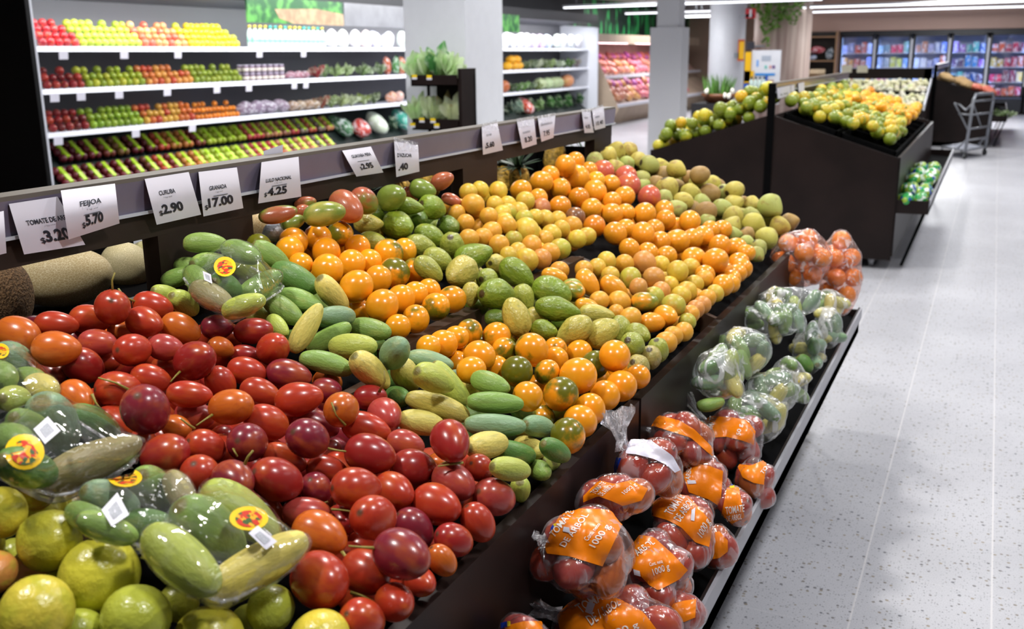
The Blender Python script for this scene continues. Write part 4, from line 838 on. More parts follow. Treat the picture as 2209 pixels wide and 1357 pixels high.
cb(1550, 807, 112, 118, IN, 5, 'clear bag of yellow and green curubas with creases meeting at its middle', 'the star creased bag', 21)
cb(1604, 757, 122, 106, IN+.0, 6, 'second clear curuba bag along the board from the orange bags', 'the second board side bag', 22)
cb(1664, 690, 146, 78, IN+.0, 6, 'third clear curuba bag along the board from the orange bags', 'the third board side bag', 23)
cb(1700, 652, 140, 68, IN+.02, 6, 'long flat curuba bag nearest the orange granadilla bags', 'the long flat bag', 24)
cb(1784, 656, 76, 68, OUT, 3, 'small curuba bag under the hanging granadilla bag', 'the bag under the granadillas', 25)
cb(1745, 754, 70, 112, OUT, 4, 'upright curuba bag at the tray lip, second from the granadilla bags', 'the upright lip side bag', 26)
cb(1787, 706, 58, 98, OUT+.02, 3, 'narrow curuba bag at the tray lip next to the granadilla bags', 'the narrow lip side bag', 27)
cb(1660, 850, 118, 100, OUT-.01, 5, 'clear curuba bag in front of the star creased one, at the tray lip', 'the bag facing the star creased one', 28)
cb(1700, 822, 80, 108, OUT+.01, 4, 'tightly gathered green curuba bag at the tray lip', 'the tightly gathered bag', 29)
cb(1622, 902, 146, 122, OUT-.03, 6, 'clear curuba bag touching the farthest orange bag', 'the bag touching orange ones', 30)
for px, py, L_, W_, a, c_, lb in ((1533, 872, 62, 30, -.2, 'g', 'loose green curuba lying between the star creased bag and the orange bags'), (1735, 785, 44, 34, .9, 'k', 'loose dark green curuba resting at the tray lip between bags')):
    p = onx(px, py, IN if px < 1600 else OUT); s = np.linalg.norm(p-CAM)/2200
    tag(put('cur', p, R_WC @ np.array([math.cos(a), math.sin(a), 0]), W_*s, L_*s, lin(COL['cur'][c_])), lb, 'curuba', 'loose curubas among the bags')
def gb(px, py, w_, h_, X, n, label, inside, seed, **k):
    return bag('granadilla_bag', px, py, w_, h_, X, n, 'gra', .074, 1.0, 'oods', FILM_R, label, 'bag of fruit', 'reddish bags of granadillas', inside, seed, wr=.05, mixu=.6, dep=.1, air_=.93, **k)
gb(1727, 557, 134, 126, -.62, 11, 'reddish film bag of orange granadillas leaning on the stand corner', 'the leaning reddish bag', 41)
gb(1812, 592, 92, 192, -.49, 11, 'reddish film bag of granadillas drooping over the tray end', 'the drooping reddish bag', 42)

# wrapped trays lying on the heaps
CLEARP = film_mat('clear_tray_plastic', haze=.06, gloss=.45, wr=6., bs=.2, rough=.05)
STK_Y = plain('sticker_yellow', 'f3c416', .3); 
def sticker_mat():
    m, t, p = nt('sticker_fruit_print'); tc = N(t, 'ShaderNodeTexCoord'); vo = N(t, 'ShaderNodeTexVoronoi', Vector=tc.outputs['Object'], Scale=170.)
    s = N(t, 'ShaderNodeSeparateColor', Color=vo.outputs['Color'])
    col = mix(t, math_(t, 'GREATER_THAN', s.outputs[0], .45), lin('e9a81c'), lin('c8321c')); col = mix(t, math_(t, 'GREATER_THAN', s.outputs[1], .78), col, lin('3c5a2a'))
    t.links.new(col, p.inputs['Base Color']); p.inputs['Roughness'].default_value = .3; return m
STK = sticker_mat()
QUADS = dict(A=([(388, 600), (482, 545), (622, 618), (503, 692)], (485, 575, 48, .9), [(437, 584), (455, 592), (458, 612), (441, 604)]),
             B=([(-120, 790), (40, 760), (134, 850), (-40, 900)], (2, 757, 36, .9), None),
             C=([(-110, 960), (110, 872), (305, 996), (120, 1078)], (53, 975, 86, .9), [(103, 898), (131, 929), (97, 958), (72, 926)]),
             D=([(150, 1085), (330, 1020), (420, 1100), (300, 1185)], (270, 1030, 74, .55), [(253, 1062), (279, 1110), (241, 1136), (219, 1100)]),
             E=([(282, 1180), (480, 1068), (656, 1216), (478, 1308)], (537, 1118, 84, .62), [(556, 1134), (598, 1168), (574, 1186), (536, 1150)]))
PLAB = dict(A='shrink wrapped tray of curubas lying on the loose curuba heap near the ridge board', B='shrink wrapped tray of curubas cut off by the frame, above the other wrapped trays',
            C='shrink wrapped tray of curubas with a round yellow sticker beside the passion fruit', D='shrink wrapped tray of curubas wedged between two other wrapped trays', E='nearest shrink wrapped tray with three large curubas over passion fruit')
PIN = dict(A='the tray near the ridge board', B='the tray cut off by the frame', C='the round yellow stickered tray', D='the wedged wrapped tray', E='the nearest wrapped tray')
for k in PACKS:
    L = piles['pack'+k]; L.sort(key=lambda f: f.p[1])
    for i, f in enumerate(L): tag(f.o, '%s curuba in %s, %s from its near side' % (f.word, PIN[k], ordw(i+1)), 'curuba', 'curubas in %s' % PIN[k])
    quad, stk, lab = QUADS[k]; r = empty('wrapped_tray')
    lo = min(f.h for f in L)-.022
    zoff = np.mean([(f.p - np.array([PX0, 0, PZ0])) @ PN for f in L]) - .016
    q = [onheap(x, y, zoff) for x, y in quad]; cen = sum(q)/4
    # tray: rounded rim and sunken base
    rim = []
    for i in range(4):
        a, b, c_ = q[i-1], q[i], q[(i+1) % 4]
        for t in (.0, .5, 1.):
            p0 = b+(a-b)*.16; p1 = b+(c_-b)*.16; rim.append((1-t)**2*p0 + 2*t*(1-t)*b + t*t*p1)
    n = len(rim); vs = [p for p in rim] + [cen+(p-cen)*.97+PN*.003 for p in rim] + [cen+(p-cen)*.93-PN*.012 for p in rim] + [cen+(p-cen)*.86-PN*.024 for p in rim] + [cen-PN*.024]
    fs = [(j*n+i, j*n+(i+1) % n, (j+1)*n+(i+1) % n, (j+1)*n+i) for j in range(3) for i in range(n)] + [(3*n+i, 3*n+(i+1) % n, 4*n) for i in range(n)]
    link('tray', pydata('clear_tray', vs, fs, True), CLEARP, r)
    MB().tube(rim+[rim[0]], .0022, 6).build('tray_rim', FILM_K, r)
    ells = [fell(f.o) for f in L] + [(p, np.eye(3)*.004) for p in rim]
    hv, hf = hull(ells, np.mean([f.p for f in L], 0)-PN*.0, .5, 1.012, .006, 50+ord(k), wsc=9)
    link('film', pydata('wrap_film', hv, hf, True), FILM_P, r); bv = bvh_of(hv, hf); c = np.mean(hv, 0)
    x, y, d, s_ = stk
    cast_disc('round_sticker', bv, c, x, y, d, STK_Y, r, .0016, s_); cast_disc('sticker_print', bv, c, x, y+1, d*.7, STK, r, .0024, s_)
    if lab:
        cast_grid('white_label', bv, c, [lab[0], lab[1]], [lab[3], lab[2]], PAPER, r, 5, 5, .003)
        m_ = np.mean(lab, 0); g = [tuple(m_+(np.array(p)-m_)*.55) for p in lab]
        cast_grid('label_smudge', bv, c, [g[0], g[1]], [g[3], g[2]], plain('grey_smudge', 'a9abb3', .6, noise=.3, scale=900), r, 4, 4, .0038)
    place(r, cen); tag(r, PLAB[k], 'wrapped tray of fruit', 'shrink wrapped curuba trays')

# ------------------------------------------------------------------ far slope of the front stand, seen under the ridge board
def melon_mat():
    m, t, p = nt('netted_melon_rind'); oi = N(t, 'ShaderNodeObjectInfo'); tc = N(t, 'ShaderNodeTexCoord')
    vo = N(t, 'ShaderNodeTexVoronoi', Vector=tc.outputs['Object'], Scale=16.); vo.feature = 'DISTANCE_TO_EDGE'
    n = N(t, 'ShaderNodeTexNoise', Vector=tc.outputs['Object'], Scale=20., Detail=4.)
    f = mapr(t, math_(t, 'ADD', vo.outputs['Distance'], math_(t, 'MULTIPLY', math_(t, 'SUBTRACT', n.outputs[0], .5), .12)), .02, .1)
    t.links.new(mix(t, f, lin('d6c8a0'), mix(t, .75, oi.outputs['Color'], oi.outputs['Color'])), p.inputs['Base Color']); p.inputs['Roughness'].default_value = .6
    return m
MEL = fmesh('melon', lambda t: sq(t)**.95, 36, n=25); MEL.materials.append(melon_mat())
for px, py, L_, W_, ang, X, c_, lb in ((135, 598, 205, 128, -.12, -1.78, 'b8a274', 'large netted melon showing under the tree tomato tag'), (272, 572, 96, 108, -1.2, -1.86, 'b2a67c', 'pale netted melon behind the large one'), (326, 560, 76, 96, -1.2, -2.0, '98935a', 'greenish melon farthest back under the first opening'), (552, 492, 70, 100, -1.3, -1.86, 'a5824a', 'tan melon showing beside the wide ridge post')):
    p = onx(px, py, X); k = np.linalg.norm(p-CAM)/np.linalg.norm([px-CX, py-CY, F])
    o = bpy.data.objects.new('melon', MEL); C.objects.link(o); o.color = (*lin(c_), 1)
    o.matrix_world = Matrix.Translation(p) @ rot_to(R_WC @ np.array([math.cos(ang), math.sin(ang), .3])) @ Matrix.Diagonal((W_*k/2, W_*k/2, L_*k/2, 1)); tag(o, lb, 'melon', 'melons on the far slope')
p = onx(8, 640, -1.72); o = link('coconut', fmesh('coconut', lambda t: sq(t)**.9, 26, wob(.04, 1, 3)), plain('coconut_husk', '6d5236', .85, noise=.5, scale=14, bump=.6)); o.location = p; o.scale = (.05, .06, .075); tag(o, 'brown husked coconut at the frame edge under the ridge board', 'coconut')
# crumpled paper wrap beside the mangoes
p = onheap(604, 508, .01); hv, hf = hull([(p+np.array([0, .02, .0]), np.diag([.03, .035, .02])), (p+np.array([.0, -.02, .01]), np.diag([.025, .03, .02]))], p, .2, 1., .16, 3, ICO3, 9)
tag(recenter(link('crumpled_wrapper', pydata('crumpled_wrapper', hv, hf), plain('white_wrapper', 'e4e6ee', .5, noise=.12, scale=60))), 'crumpled white paper wrapper among mangoes and lulos', 'wrapper')
PINE = plain('pineapple_skin', 'c09a3e', .55, noise=.55, scale=55, bump=.8); CROWN = plain('pineapple_leaf', '31452f', .45, noise=.35, scale=20)
def pineapple(px, py, X, hpx, cdir, label):
    p = onx(px, py, X); k = np.linalg.norm(p-CAM)/F; h = hpx*k; r = empty('pineapple')
    M = Matrix.Translation(p) @ rot_to(cdir)
    def bump(v, t):
        a = math.sin(8*t + v.z/h*24)*math.sin(8*t - v.z/h*24); return Vector((v.x*(1+.05*a), v.y*(1+.05*a), v.z))
    MB().lathe([(max(1e-4, h*.36*math.sqrt(max(0, 1-abs(t)**2.6))), t*h*.55) for t in np.linspace(-1, 1, 22)], 32, M=M, fn=bump).build('fruit_body', PINE, r)
    m = MB()
    for i in range(26):
        a = i*2.4; el = 1.35-.045*i; L = h*(1.0 - .014*i); b0 = Vector((math.cos(a)*h*.05, math.sin(a)*h*.05, h*.5)); side = Vector((-math.sin(a), math.cos(a), 0)); pts = []
        for j in range(5):
            s = j/4; out = math.cos(el)*s + .25*s*s; z = math.sin(el)*s - .12*s*s; c_ = b0 + Vector((math.cos(a)*out, math.sin(a)*out, z))*L; w_ = h*.075*(1-s)**.7
            pts += [M @ (c_-side*w_), M @ (c_+side*w_)]
        m.add(pts, [(2*j, 2*j+1, 2*j+3, 2*j+2) for j in range(4)], True)
    m.build('crown', CROWN, r); place(r, p); tag(r, label, 'pineapple', 'pineapples on the far slope')
pineapple(1196, 338, -1.74, 62, (.1, .3, .9), 'pineapple with golden skin showing in the far opening of the ridge board')
pineapple(1120, 385, -1.66, 60, (.15, -.45, .9), 'pineapple whose dark crown fills the near half of the far opening')
pineapple(1262, 372, -1.72, 62, (.1, -.1, 1), 'pineapple with dark crown beside the last ridge post')
pineapple(1082, 392, -1.76, 66, (0, .2, 1), 'pineapple half hidden by the ridge post')
pineapple(925, 395, -1.75, 70, (0, .2, 1), 'pineapple seen behind the mangoes')
pineapple(870, 412, -1.75, 60, (-.2, -.5, .6), 'pineapple lying behind the dark green mango')

# ================================================================== CHILLER WALL
XP, XS, XB = -8.2, -8.45, -9.12             # front of the end panels, shelf fronts, back
def yat(px, X, z):
    lo, hi = 3., 40.
    for _ in range(40):
        m = (lo+hi)/2
        if proj((X, m, z))[0] < px: lo = m
        else: hi = m
    return lo
Z1 = onx(78, 100, XS)[2]; Z2 = onx(89, 193, XS)[2]; Z3 = onx(101, 287, XS)[2]
YN = 6.86; YF = 21.9
ch = empty('chiller')
CHB = plain('chiller_inside', '5b5b60', .55); CHD = plain('chiller_black_side', '030304', .6, spec=.2)
MB().prism([(XP-.0, .0), (XP, 2.3), (XB-.1, 2.3), (XB-.1, 0)], YN-.06, YN-.012).build('side_cover', CHD, ch)
MB().prism([(XP, .3), (XP, 2.25), (XB, 2.25), (XB, .3)], YN-.012, YN+.012).build('end_panel', SHELFW, ch)
MB().prism([(XP, .2), (XP, 2.18), (XB, 2.25), (XB, .2)], YF-.02, YF+.03).build('end_panel', SHELFW, ch)
MB().box(XB-.1, YN, 0, XB, YF, 2.4).build('back_panel', CHB, ch)
MB().box(XB, YN, 0, XP-.02, YF, .22).build('base', CHB, ch)
MB().prism([(XB, 2.22), (XP-.1, 2.36), (XP-.1, 2.44), (XB, 2.44)], YN-.06, YF).build('canopy', plain('canopy_grey', '57565c', .5), ch)
MB().box(XP-.12, YN-.06, 2.27, XP-.02, YF, 2.46).build('canopy_front', plain('canopy_black', '1a1a20', .5), ch)
for z in (Z1, Z2, Z3):
    sh = MB().box(XB, YN+.015, z-.03, XS, YF-.02, z-.01).build('shelf', SHELFW, ch)
    pr = MB().prism([(XS, z), (XS+.02, z), (XS+.035, z-.05), (XS, z-.05)], YN+.015, YF-.02).build('price_rail', SHELFW, sh)
MB().prism([(XS+.08, .24), (XS+.08, .30), (XB, .95), (XB, .24)], YN+.015, YF-.02).build('sloped_deck', plain('deck_dark_green', '16221f', .5), ch)
MB().box(XS+.08, YN+.01, .22, XS+.1, YF-.02, .36).build('deck_lip', SHELFW, ch)
MB().box(XP-.16, YN+.05, 2.295, XP-.13, YF-.05, 2.32).build('led_tube', plain('led_white', 'f4f7ff', .4, emit=9.), ch)
place(ch, (XP, (YN+YF)/2, 0)); tag(ch, 'long open white chiller wall of fruit and vegetables behind the front stand', 'chiller')
# header pictures on the canopy
def poster_mat():
    m, t, p = nt('leafy_poster'); tc = N(t, 'ShaderNodeTexCoord'); n = N(t, 'ShaderNodeTexNoise', Vector=tc.outputs['Object'], Scale=6., Detail=5.)
    col = mix(t, mapr(t, n.outputs[0], .4, .62), lin('16602c'), lin('5fae4c')); t.links.new(col, p.inputs['Base Color']); p.inputs['Roughness'].default_value = .4; return m
def header(pxa, pxb, mat, label, board=False):
    z0, z1 = onx(640, 52, XP)[2], 2.32; ya, yb = yat(pxa, XP, 2.1), yat(pxb, XP, 2.1); r = empty('header_picture')
    MB().box(XP, ya, z0, XP+.02, yb, z1).build('picture', mat, r)
    if board:
        MB().prism([(0, 0), (0, 0.001), (.001, 0)], 0, .001)
        yy = lambda f: ya+(yb-ya)*f
        vs = [(XP+.023, yy(.26), z0+.17), (XP+.023, yy(.7), z0+.2), (XP+.023, yy(1), z0+.15), (XP+.023, yy(1), z0), (XP+.023, yy(.45), z0), (XP+.023, yy(.3), z0+.06)]
        vs2 = [(XP+.02, y, z) for _, y, z in vs]; k = len(vs)
        link('picture_board', pydata('picture_board', vs+vs2, [tuple(range(k))] + [(i, (i+1) % k, (i+1) % k+k, i+k) for i in range(k)]), plain('picture_wood', 'b99a78', .5, noise=.25, scale=9), r)
    place(r, (XP, (ya+yb)/2, z0)); tag(r, label, 'header picture', 'header panels on the chiller canopy')
header(531, 738, poster_mat(), 'green leafy header picture with a pale wooden board on it', True)
header(741, 878, plain('grey_header', '8b8c91', .35, noise=.12, scale=4), 'plain grey header panel next to the leafy picture')
header(1075, 1118, poster_mat(), 'small leafy header picture at the second chiller bay')

slope = math.atan2(.65, .75)
RND = [fmesh('apple', lambda t: sq(t)**.92, 14, n=9), fmesh('apple', lambda t: sq(t)*(1-.06*t), 14, n=9)]
for me in RND: me.materials.append(FM['app'])
SHN = {1: 'top', 2: 'second', 3: 'third'}; ZS = {1: Z1, 2: Z2, 3: Z3}; RWN = ['front', 'second', 'third', 'back']
def row_fruit(sh, pa, pb, hexs, word, cat, rows, size=.088, name='apple'):
    z = ZS[sh]; ya, yb = yat(pa, XS-.07, z+.05), yat(pb, XS-.07, z+.05); n = max(2, int((yb-ya)/size)); st = (yb-ya)/n
    for r in range(rows):
        for i in range(n):
            if rows > 2 and r == rows-1 and rnd.random() < .25: continue
            o = bpy.data.objects.new(name, rnd.choice(RND)); C.objects.link(o); s = size/2*rnd.uniform(.92, 1.04)
            o.location = (XS-.06-.082*r+rnd.uniform(-.006, .006), ya+st*(i+.5+.5*(r % 2)*.8), z-.008+s+.066*r+rnd.uniform(0, .006)); o.scale = (s, s, s)
            o.rotation_euler = (rnd.uniform(-1, 1), rnd.uniform(-1, 1), rnd.uniform(0, 6)); o.color = (*jit(lin(rnd.choice(hexs)), .12), 0)
            tag(o, '%s %s, %s from near end, %s row on the %s chiller shelf' % (word, cat, ordw(i+1), RWN[r], SHN[sh]), cat, '%s %ss on the %s chiller shelf' % (word, cat, SHN[sh]))
row_fruit(1, 79, 168, ['b81c26', 'a8202c', 'c83a3a'], 'red', 'apple', 4); row_fruit(1, 170, 302, ['a9bd3a', 'b5c648'], 'green', 'apple', 4)
row_fruit(1, 304, 402, ['d88a58', 'd2604a', 'e0a268'], 'pinkish', 'peach', 4, name='peach'); row_fruit(1, 404, 514, ['d5c01e', 'c9a818', 'a9b028'], 'yellow', 'apple', 4)
row_fruit(2, 91, 180, ['8f1c20', '7a181c', 'a83228'], 'red', 'apple', 3); row_fruit(2, 182, 310, ['98aa28', '8a9f28', 'b0b030'], 'green', 'apple', 3)
row_fruit(2, 312, 414, ['c87038', 'c04a2c', 'd09040'], 'blushed', 'apple', 3); row_fruit(2, 416, 518, ['8a9a2c', '7c8c28'], 'olive', 'apple', 3)
row_fruit(3, 103, 190, ['8f1c20', 'a83a24', '6d1518'], 'red', 'apple', 3); row_fruit(3, 192, 306, ['8fae2a', '7e9c24'], 'green', 'apple', 3)
row_fruit(3, 308, 418, ['c8682c', 'cc9a3a', 'b23a28'], 'blushed', 'apple', 3); row_fruit(3, 420, 514, ['e0811a', 'd8781a'], 'small', 'orange', 3, .07, 'orange')
# bottles and jars
BOT = MB().lathe([(.001, 0), (.034, .002), (.037, .02), (.037, .12), (.03, .15), (.014, .175), (.014, .185), (.001, .186)], 14).mesh('bottle')
BOT.materials.append(plain('milky_bottle', 'd9ece4', .3, noise=.06, scale=30)); CAPM = MB().lathe([(.001, .18), (.018, .181), (.018, .205), (.001, .206)], 12).mesh('cap')
LBL = MB().lathe([(.0378, .05), (.0378, .1)], 14).mesh('label_band'); LBL.materials.append(plain('mint_label', '9fd8c0', .4, noise=.35, scale=40))
JAR = MB().lathe([(.001, 0), (.038, .002), (.04, .015), (.04, .07), (.034, .085), (.001, .086)], 14).mesh('jar'); JAR.materials.append(plain('berry_jar', '7b6277', .25, noise=.4, scale=30))
JLB = MB().lathe([(.0412, .02), (.0412, .06)], 14).mesh('label_band'); JLB.materials.append(plain('cream_label', 'e6dcd2', .4, noise=.1, scale=30))
CAPS = [plain('cap_yellow', 'e7c83a', .4), plain('cap_teal', '3fb2a4', .4)]
for me, mt in ((CAPM, CAPS[0]),): me.materials.append(mt)
CAPM2 = CAPM.copy(); CAPM2.materials.clear(); CAPM2.materials.append(CAPS[1])
JLID = MB().lathe([(.001, .085), (.036, .086), (.036, .1), (.001, .101)], 14).mesh('lid'); JLID.materials.append(plain('jar_lid', 'c9c2d4', .35))
def stack_rows(sh, pa, pb, rows, step, fn, z_up=.0):
    z = ZS[sh]; ya, yb = yat(pa, XS-.07, z+.05), yat(pb, XS-.07, z+.05); n = max(1, int((yb-ya)/step))
    for r in range(rows):
        for i in range(n): fn((XS-.06-.085*r, ya+(yb-ya)*(i+.5)/n, z-.007+z_up*r), r, i)
def bottle(p, r, i):
    o = bpy.data.objects.new('bottle', BOT); C.objects.link(o); o.location = p; o.scale = (1.05, 1.05, 1.35); teal = (i % 7) in (3, 4, 6)
    link('cap', CAPM2 if teal else CAPM, None, o); link('label_band', LBL, None, o)
    tag(o, 'milky bottle with %s cap, %s from near end, %s row on the top chiller shelf' % ('teal' if teal else 'yellow', ordw(i+1), RWN[r]), 'bottle', 'bottles on the top chiller shelf')
stack_rows(1, 545, 700, 2, .1, bottle)
def jar(p, r, i, lv=0):
    for lv in (0, 1):
        o = bpy.data.objects.new('jar', JAR); C.objects.link(o); o.location = (p[0], p[1], p[2]+lv*.102); link('lid', JLID, None, o); link('label_band', JLB, None, o)
        tag(o, 'dark berry jar, %s from near end, %s row, %s layer on second chiller shelf' % (ordw(i+1), RWN[r], ('lower', 'upper')[lv]), 'jar', 'jars on the second chiller shelf')
stack_rows(2, 522, 612, 2, .11, jar)
# soft packs, bunches and heads
def lump(seed, wr=.16, k=3):
    r = np.random.RandomState(seed); ells = [(r.uniform(-.4, .4, 3)*[1, 1, .5], np.diag(r.uniform(.5, .75, 3))) for _ in range(k)]
    v, f = hull(ells, [0, 0, 0], .4, 1., wr, seed, ico3, 5); v = v/np.abs(v).max(0); return pydata('soft_pack', v, f, True)
ico3 = ico(3)
LUMPS = [lump(s) for s in (3, 4, 5, 6)]
def bunch_mesh(seed, n=18, spread=.7, up=1.):
    r = np.random.RandomState(seed); m = MB()
    for i in range(n):
        a = r.uniform(0, 6.28); el = r.uniform(.5, 1.4); L = r.uniform(.7, 1.1); d = Vector((math.cos(a)*math.cos(el)*spread, math.sin(a)*math.cos(el)*spread, math.sin(el)*up)).normalized()
        sd = d.orthogonal().normalized(); sd = Matrix.Rotation(r.uniform(0, 6.28), 3, d) @ sd; pts = []
        for j, (s, w_) in enumerate(((0, .03), (.35, .06), (.6, .2), (.8, .24), (1, .04))):
            c_ = d*L*s + Vector((math.cos(a), math.sin(a), -.4))*s*s*.25; pts += [c_-sd*w_, c_+d.cross(sd)*.05*(j > 1), c_+sd*w_]
        m.add(pts, [q for j in range(4) for q in ((3*j, 3*j+1, 3*j+4, 3*j+3), (3*j+1, 3*j+2, 3*j+5, 3*j+4))], True)
    return m.mesh('leaf_bunch')
BUN = [bunch_mesh(s) for s in (1, 2, 3)]
def leaf_mat():
    m, t, p = nt('leaf_surface'); oi = N(t, 'ShaderNodeObjectInfo'); tc = N(t, 'ShaderNodeTexCoord'); n = N(t, 'ShaderNodeTexNoise', Vector=tc.outputs['Object'], Scale=3., Detail=3.)
    lc = mix(t, mapr(t, n.outputs[0], .4, .75), oi.outputs['Color'], lin('ecf6d8'))
    t.links.new(lc, p.inputs['Base Color']); p.inputs['Roughness'].default_value = .5
    tl = N(t, 'ShaderNodeBsdfTranslucent', Color=lc); ms = N(t, 'ShaderNodeMixShader', _0=.45, _1=p.outputs[0], _2=tl.outputs[0]); t.links.new(ms.outputs[0], t.nodes['Material Output'].inputs[0]); return m
LEAF = leaf_mat()
for b in BUN: b.materials.append(LEAF)
def pack_mat(name, rough=.25, sc=3., amt=.5):
    m, t, p = nt(name); oi = N(t, 'ShaderNodeObjectInfo'); tc = N(t, 'ShaderNodeTexCoord'); va = t.nodes.new('ShaderNodeVectorMath'); va.operation = 'ADD'
    t.links.new(tc.outputs['Object'], va.inputs[0]); t.links.new(math_(t, 'MULTIPLY', oi.outputs['Random'], 40.), va.inputs[1])
    n = N(t, 'ShaderNodeTexNoise', Vector=va.outputs[0], Scale=sc, Detail=2.)
    t.links.new(mix(t, mapr(t, n.outputs[0], .5, .6, 0, amt), oi.outputs['Color'], lin('eef0f4')), p.inputs['Base Color']); p.inputs['Roughness'].default_value = rough; return m
PKM = pack_mat('soft_pack_print')
for l in LUMPS: l.materials.append(PKM)
def soft(name, p, sc, hexc, label, cat, group, me=None, rz=None):
    o = bpy.data.objects.new(name, me or rnd.choice(LUMPS)); C.objects.link(o); o.location = p; o.scale = sc; o.rotation_euler = (0, 0, rnd.uniform(0, 6.28) if rz is None else rz); o.color = (*jit(lin(hexc)), 0)
    return tag(o, label, cat, group)
def shelf_item(sh, px, kind, hexc, label, cat, w_=.1, h=.1, d=.1, row=0, dz=0.):
    z = ZS[sh] if sh < 4 else .52; y = yat(px, XS-.1, z+.05); p = (XS-.14-.11*row, y, z-.004+dz)
    nm = label_name(cat)
    if sh == 4:                                # lies on the sloping deck
        p = Vector((XS-.06, y, .30+.65*.14/.75)); nrm = Vector((math.sin(slope), 0, math.cos(slope)))
        if kind == 'b': o = soft(nm, p+nrm*(w_*.62), (w_*.9, w_*1.1, h*1.9), hexc, label, cat, 'greens in the chiller', rnd.choice(BUN)); o.rotation_euler = (0, slope-math.pi/2, 0)
        else: o = soft(nm, p+nrm*(h+.006)+Vector((-math.cos(slope), 0, math.sin(slope)))*d*.8, (d*1.2, w_, h), hexc, label, cat, 'packs in the chiller'); o.rotation_euler = (0, slope, 0)
        return o
    if kind == 'b': return soft(nm, p, (w_*1.15, w_*1.25, h*1.75), hexc, label, cat, 'greens in the chiller', rnd.choice(BUN))
    if kind == 'r': o = soft(nm, (p[0], p[1], p[2]+h), (w_, w_, h), hexc, label, cat, 'produce in the chiller', rnd.choice(RND)); return o
    return soft(nm, (p[0], p[1], p[2]+h), (d, w_, h), hexc, label, cat, 'packs in the chiller', rz=rnd.uniform(-.4, .4))
def label_name(c): return c.replace(' ', '_')
for i, (px, c_) in enumerate(((716, 'e4e2ea'), (740, 'd8e0d2'), (766, 'efe8ee'), (790, 'e8d0cc'), (814, 'd6d2ea'), (842, 'e6eaf0'), (866, 'dfeae2'))):
    shelf_item(1, px, 'p', c_, 'pale soft pack, %s from the bottles on the top chiller shelf' % ordw(i+1), 'salad bag', .13, .13, .12)
for i, px in enumerate((628, 645, 662)): shelf_item(2, px, 'p', 'a06a78', 'reddish berry tub, %s from the jars on the second chiller shelf' % ordw(i+1), 'berry tub', .12, .055, .09)
for i, (px, c_) in enumerate(((690, 'b03a44'), (706, '6d8a4c'), (728, '94aa6a'), (752, 'a3b57c'), (786, '7a915c'), (806, '9aa890'), (826, '5f7a4a'))): shelf_item(2, px, 'b', c_, 'leafy bunch, %s from the berry tubs on the second chiller shelf' % ordw(i+1), 'leafy bunch', .13, .12)
for i, (px, c_) in enumerate(((840, 'b5572c'), (856, '3a7a32'), (870, 'b5602c'))): shelf_item(2, px, 'p', c_, 'upright carrot pack, %s at the pillar end of the second chiller shelf' % ordw(i+1), 'vegetable pack', .09, .15, .08)
for i, px in enumerate((530, 556, 584, 612)): shelf_item(3, px, 'p', '8d7c8e', 'hazy purple bag, %s from the oranges on the third chiller shelf' % ordw(i+1), 'bag of grapes', .15, .09, .12)
for i, px in enumerate((634, 650, 666, 682)): shelf_item(3, px, 'p', '9a8060', 'dark sleeved tray, %s after the purple bags on the third chiller shelf' % ordw(i+1), 'vegetable tray', .1, .07, .12)
for i, (px, c_) in enumerate(((700, '9a4a38'), (720, '8a9e5c'), (740, 'a9b57c'), (762, 'b5bf94'), (790, '8d9c3c'), (812, '56693c'))): shelf_item(3, px, 'b', c_, 'leafy bunch, %s after the dark sleeved trays on the third chiller shelf' % ordw(i+1), 'leafy bunch', .13, .12)
for i, (px, c_) in enumerate(((850, 'e0a080'), (866, 'd8b0a0'))): shelf_item(3, px, 'p', c_, 'peach coloured pack, %s at the pillar end of the third chiller shelf' % ordw(i+1), 'vegetable pack', .1, .09, .1)
# trays of apples with lime sleeves on the sloped deck
AP6 = MB()
for a in range(3):
    for b in range(2): AP6.lathe([(max(1e-4, .043*sq(t)), .043*t) for t in [-math.cos(math.pi*i/8) for i in range(9)]], 12, (-.085+a*.085, -.043+b*.086, .04))
AP6 = AP6.mesh('wrapped_apples'); AP6.materials.append(FM['app'])
SLV = MB().prism([(-.1, .03), (-.1, .084), (.1, .084), (.1, .03)], -.026, .026).mesh('lime_label'); SLV.materials.append(plain('lime_label', 'b5dc2c', .4))
TRY = MB().box(-.13, -.09, -.006, .13, .09, .004).mesh('tray'); TRY.materials.append(BLACK)
def apple_pack(px, row, hexs, word, i):
    X = XS-.03-.26*row; z = .30+.65*(XS+.08-X)/.75+.02; y = yat(px, X, z+.05)
    r = empty('apple_tray', (X, y, z)); r.rotation_euler = (0, slope, rnd.uniform(-.06, .06)); r.scale = (1.05, .95, 1.0)
    o = link('wrapped_apples', AP6, None, r); o.color = (*jit(lin(rnd.choice(hexs)), .1), 0); link('lime_label', SLV, None, r); link('tray', TRY, None, r)
    tag(r, '%s apple tray with lime sleeve, %s from near end, %s row on chiller deck' % (word, ordw(i+1), ('front', 'back')[row]), 'apple tray', 'apple trays on the chiller deck')
for row in (0, 1):
    for i, px in enumerate(np.arange(134, 335, 31)): apple_pack(px-row*8, row, ['5d1620', '6d1a22'], 'dark red', i)
    for i, px in enumerate(np.arange(345, 432, 26)): apple_pack(px-row*6, row, ['b5452c', '7a2a2a', 'c07a38'], 'mixed red', i)
    for i, px in enumerate(np.arange(446, 516, 22)): apple_pack(px-row*5, row, ['9aaa2c', 'a8b83c'], 'green', i)
    for i, px in enumerate(np.arange(532, 720, 19)): apple_pack(px-row*4, row, ['a83a3a', '8f5a48', 'b87858', '7d6a5e'], 'brownish red', i)
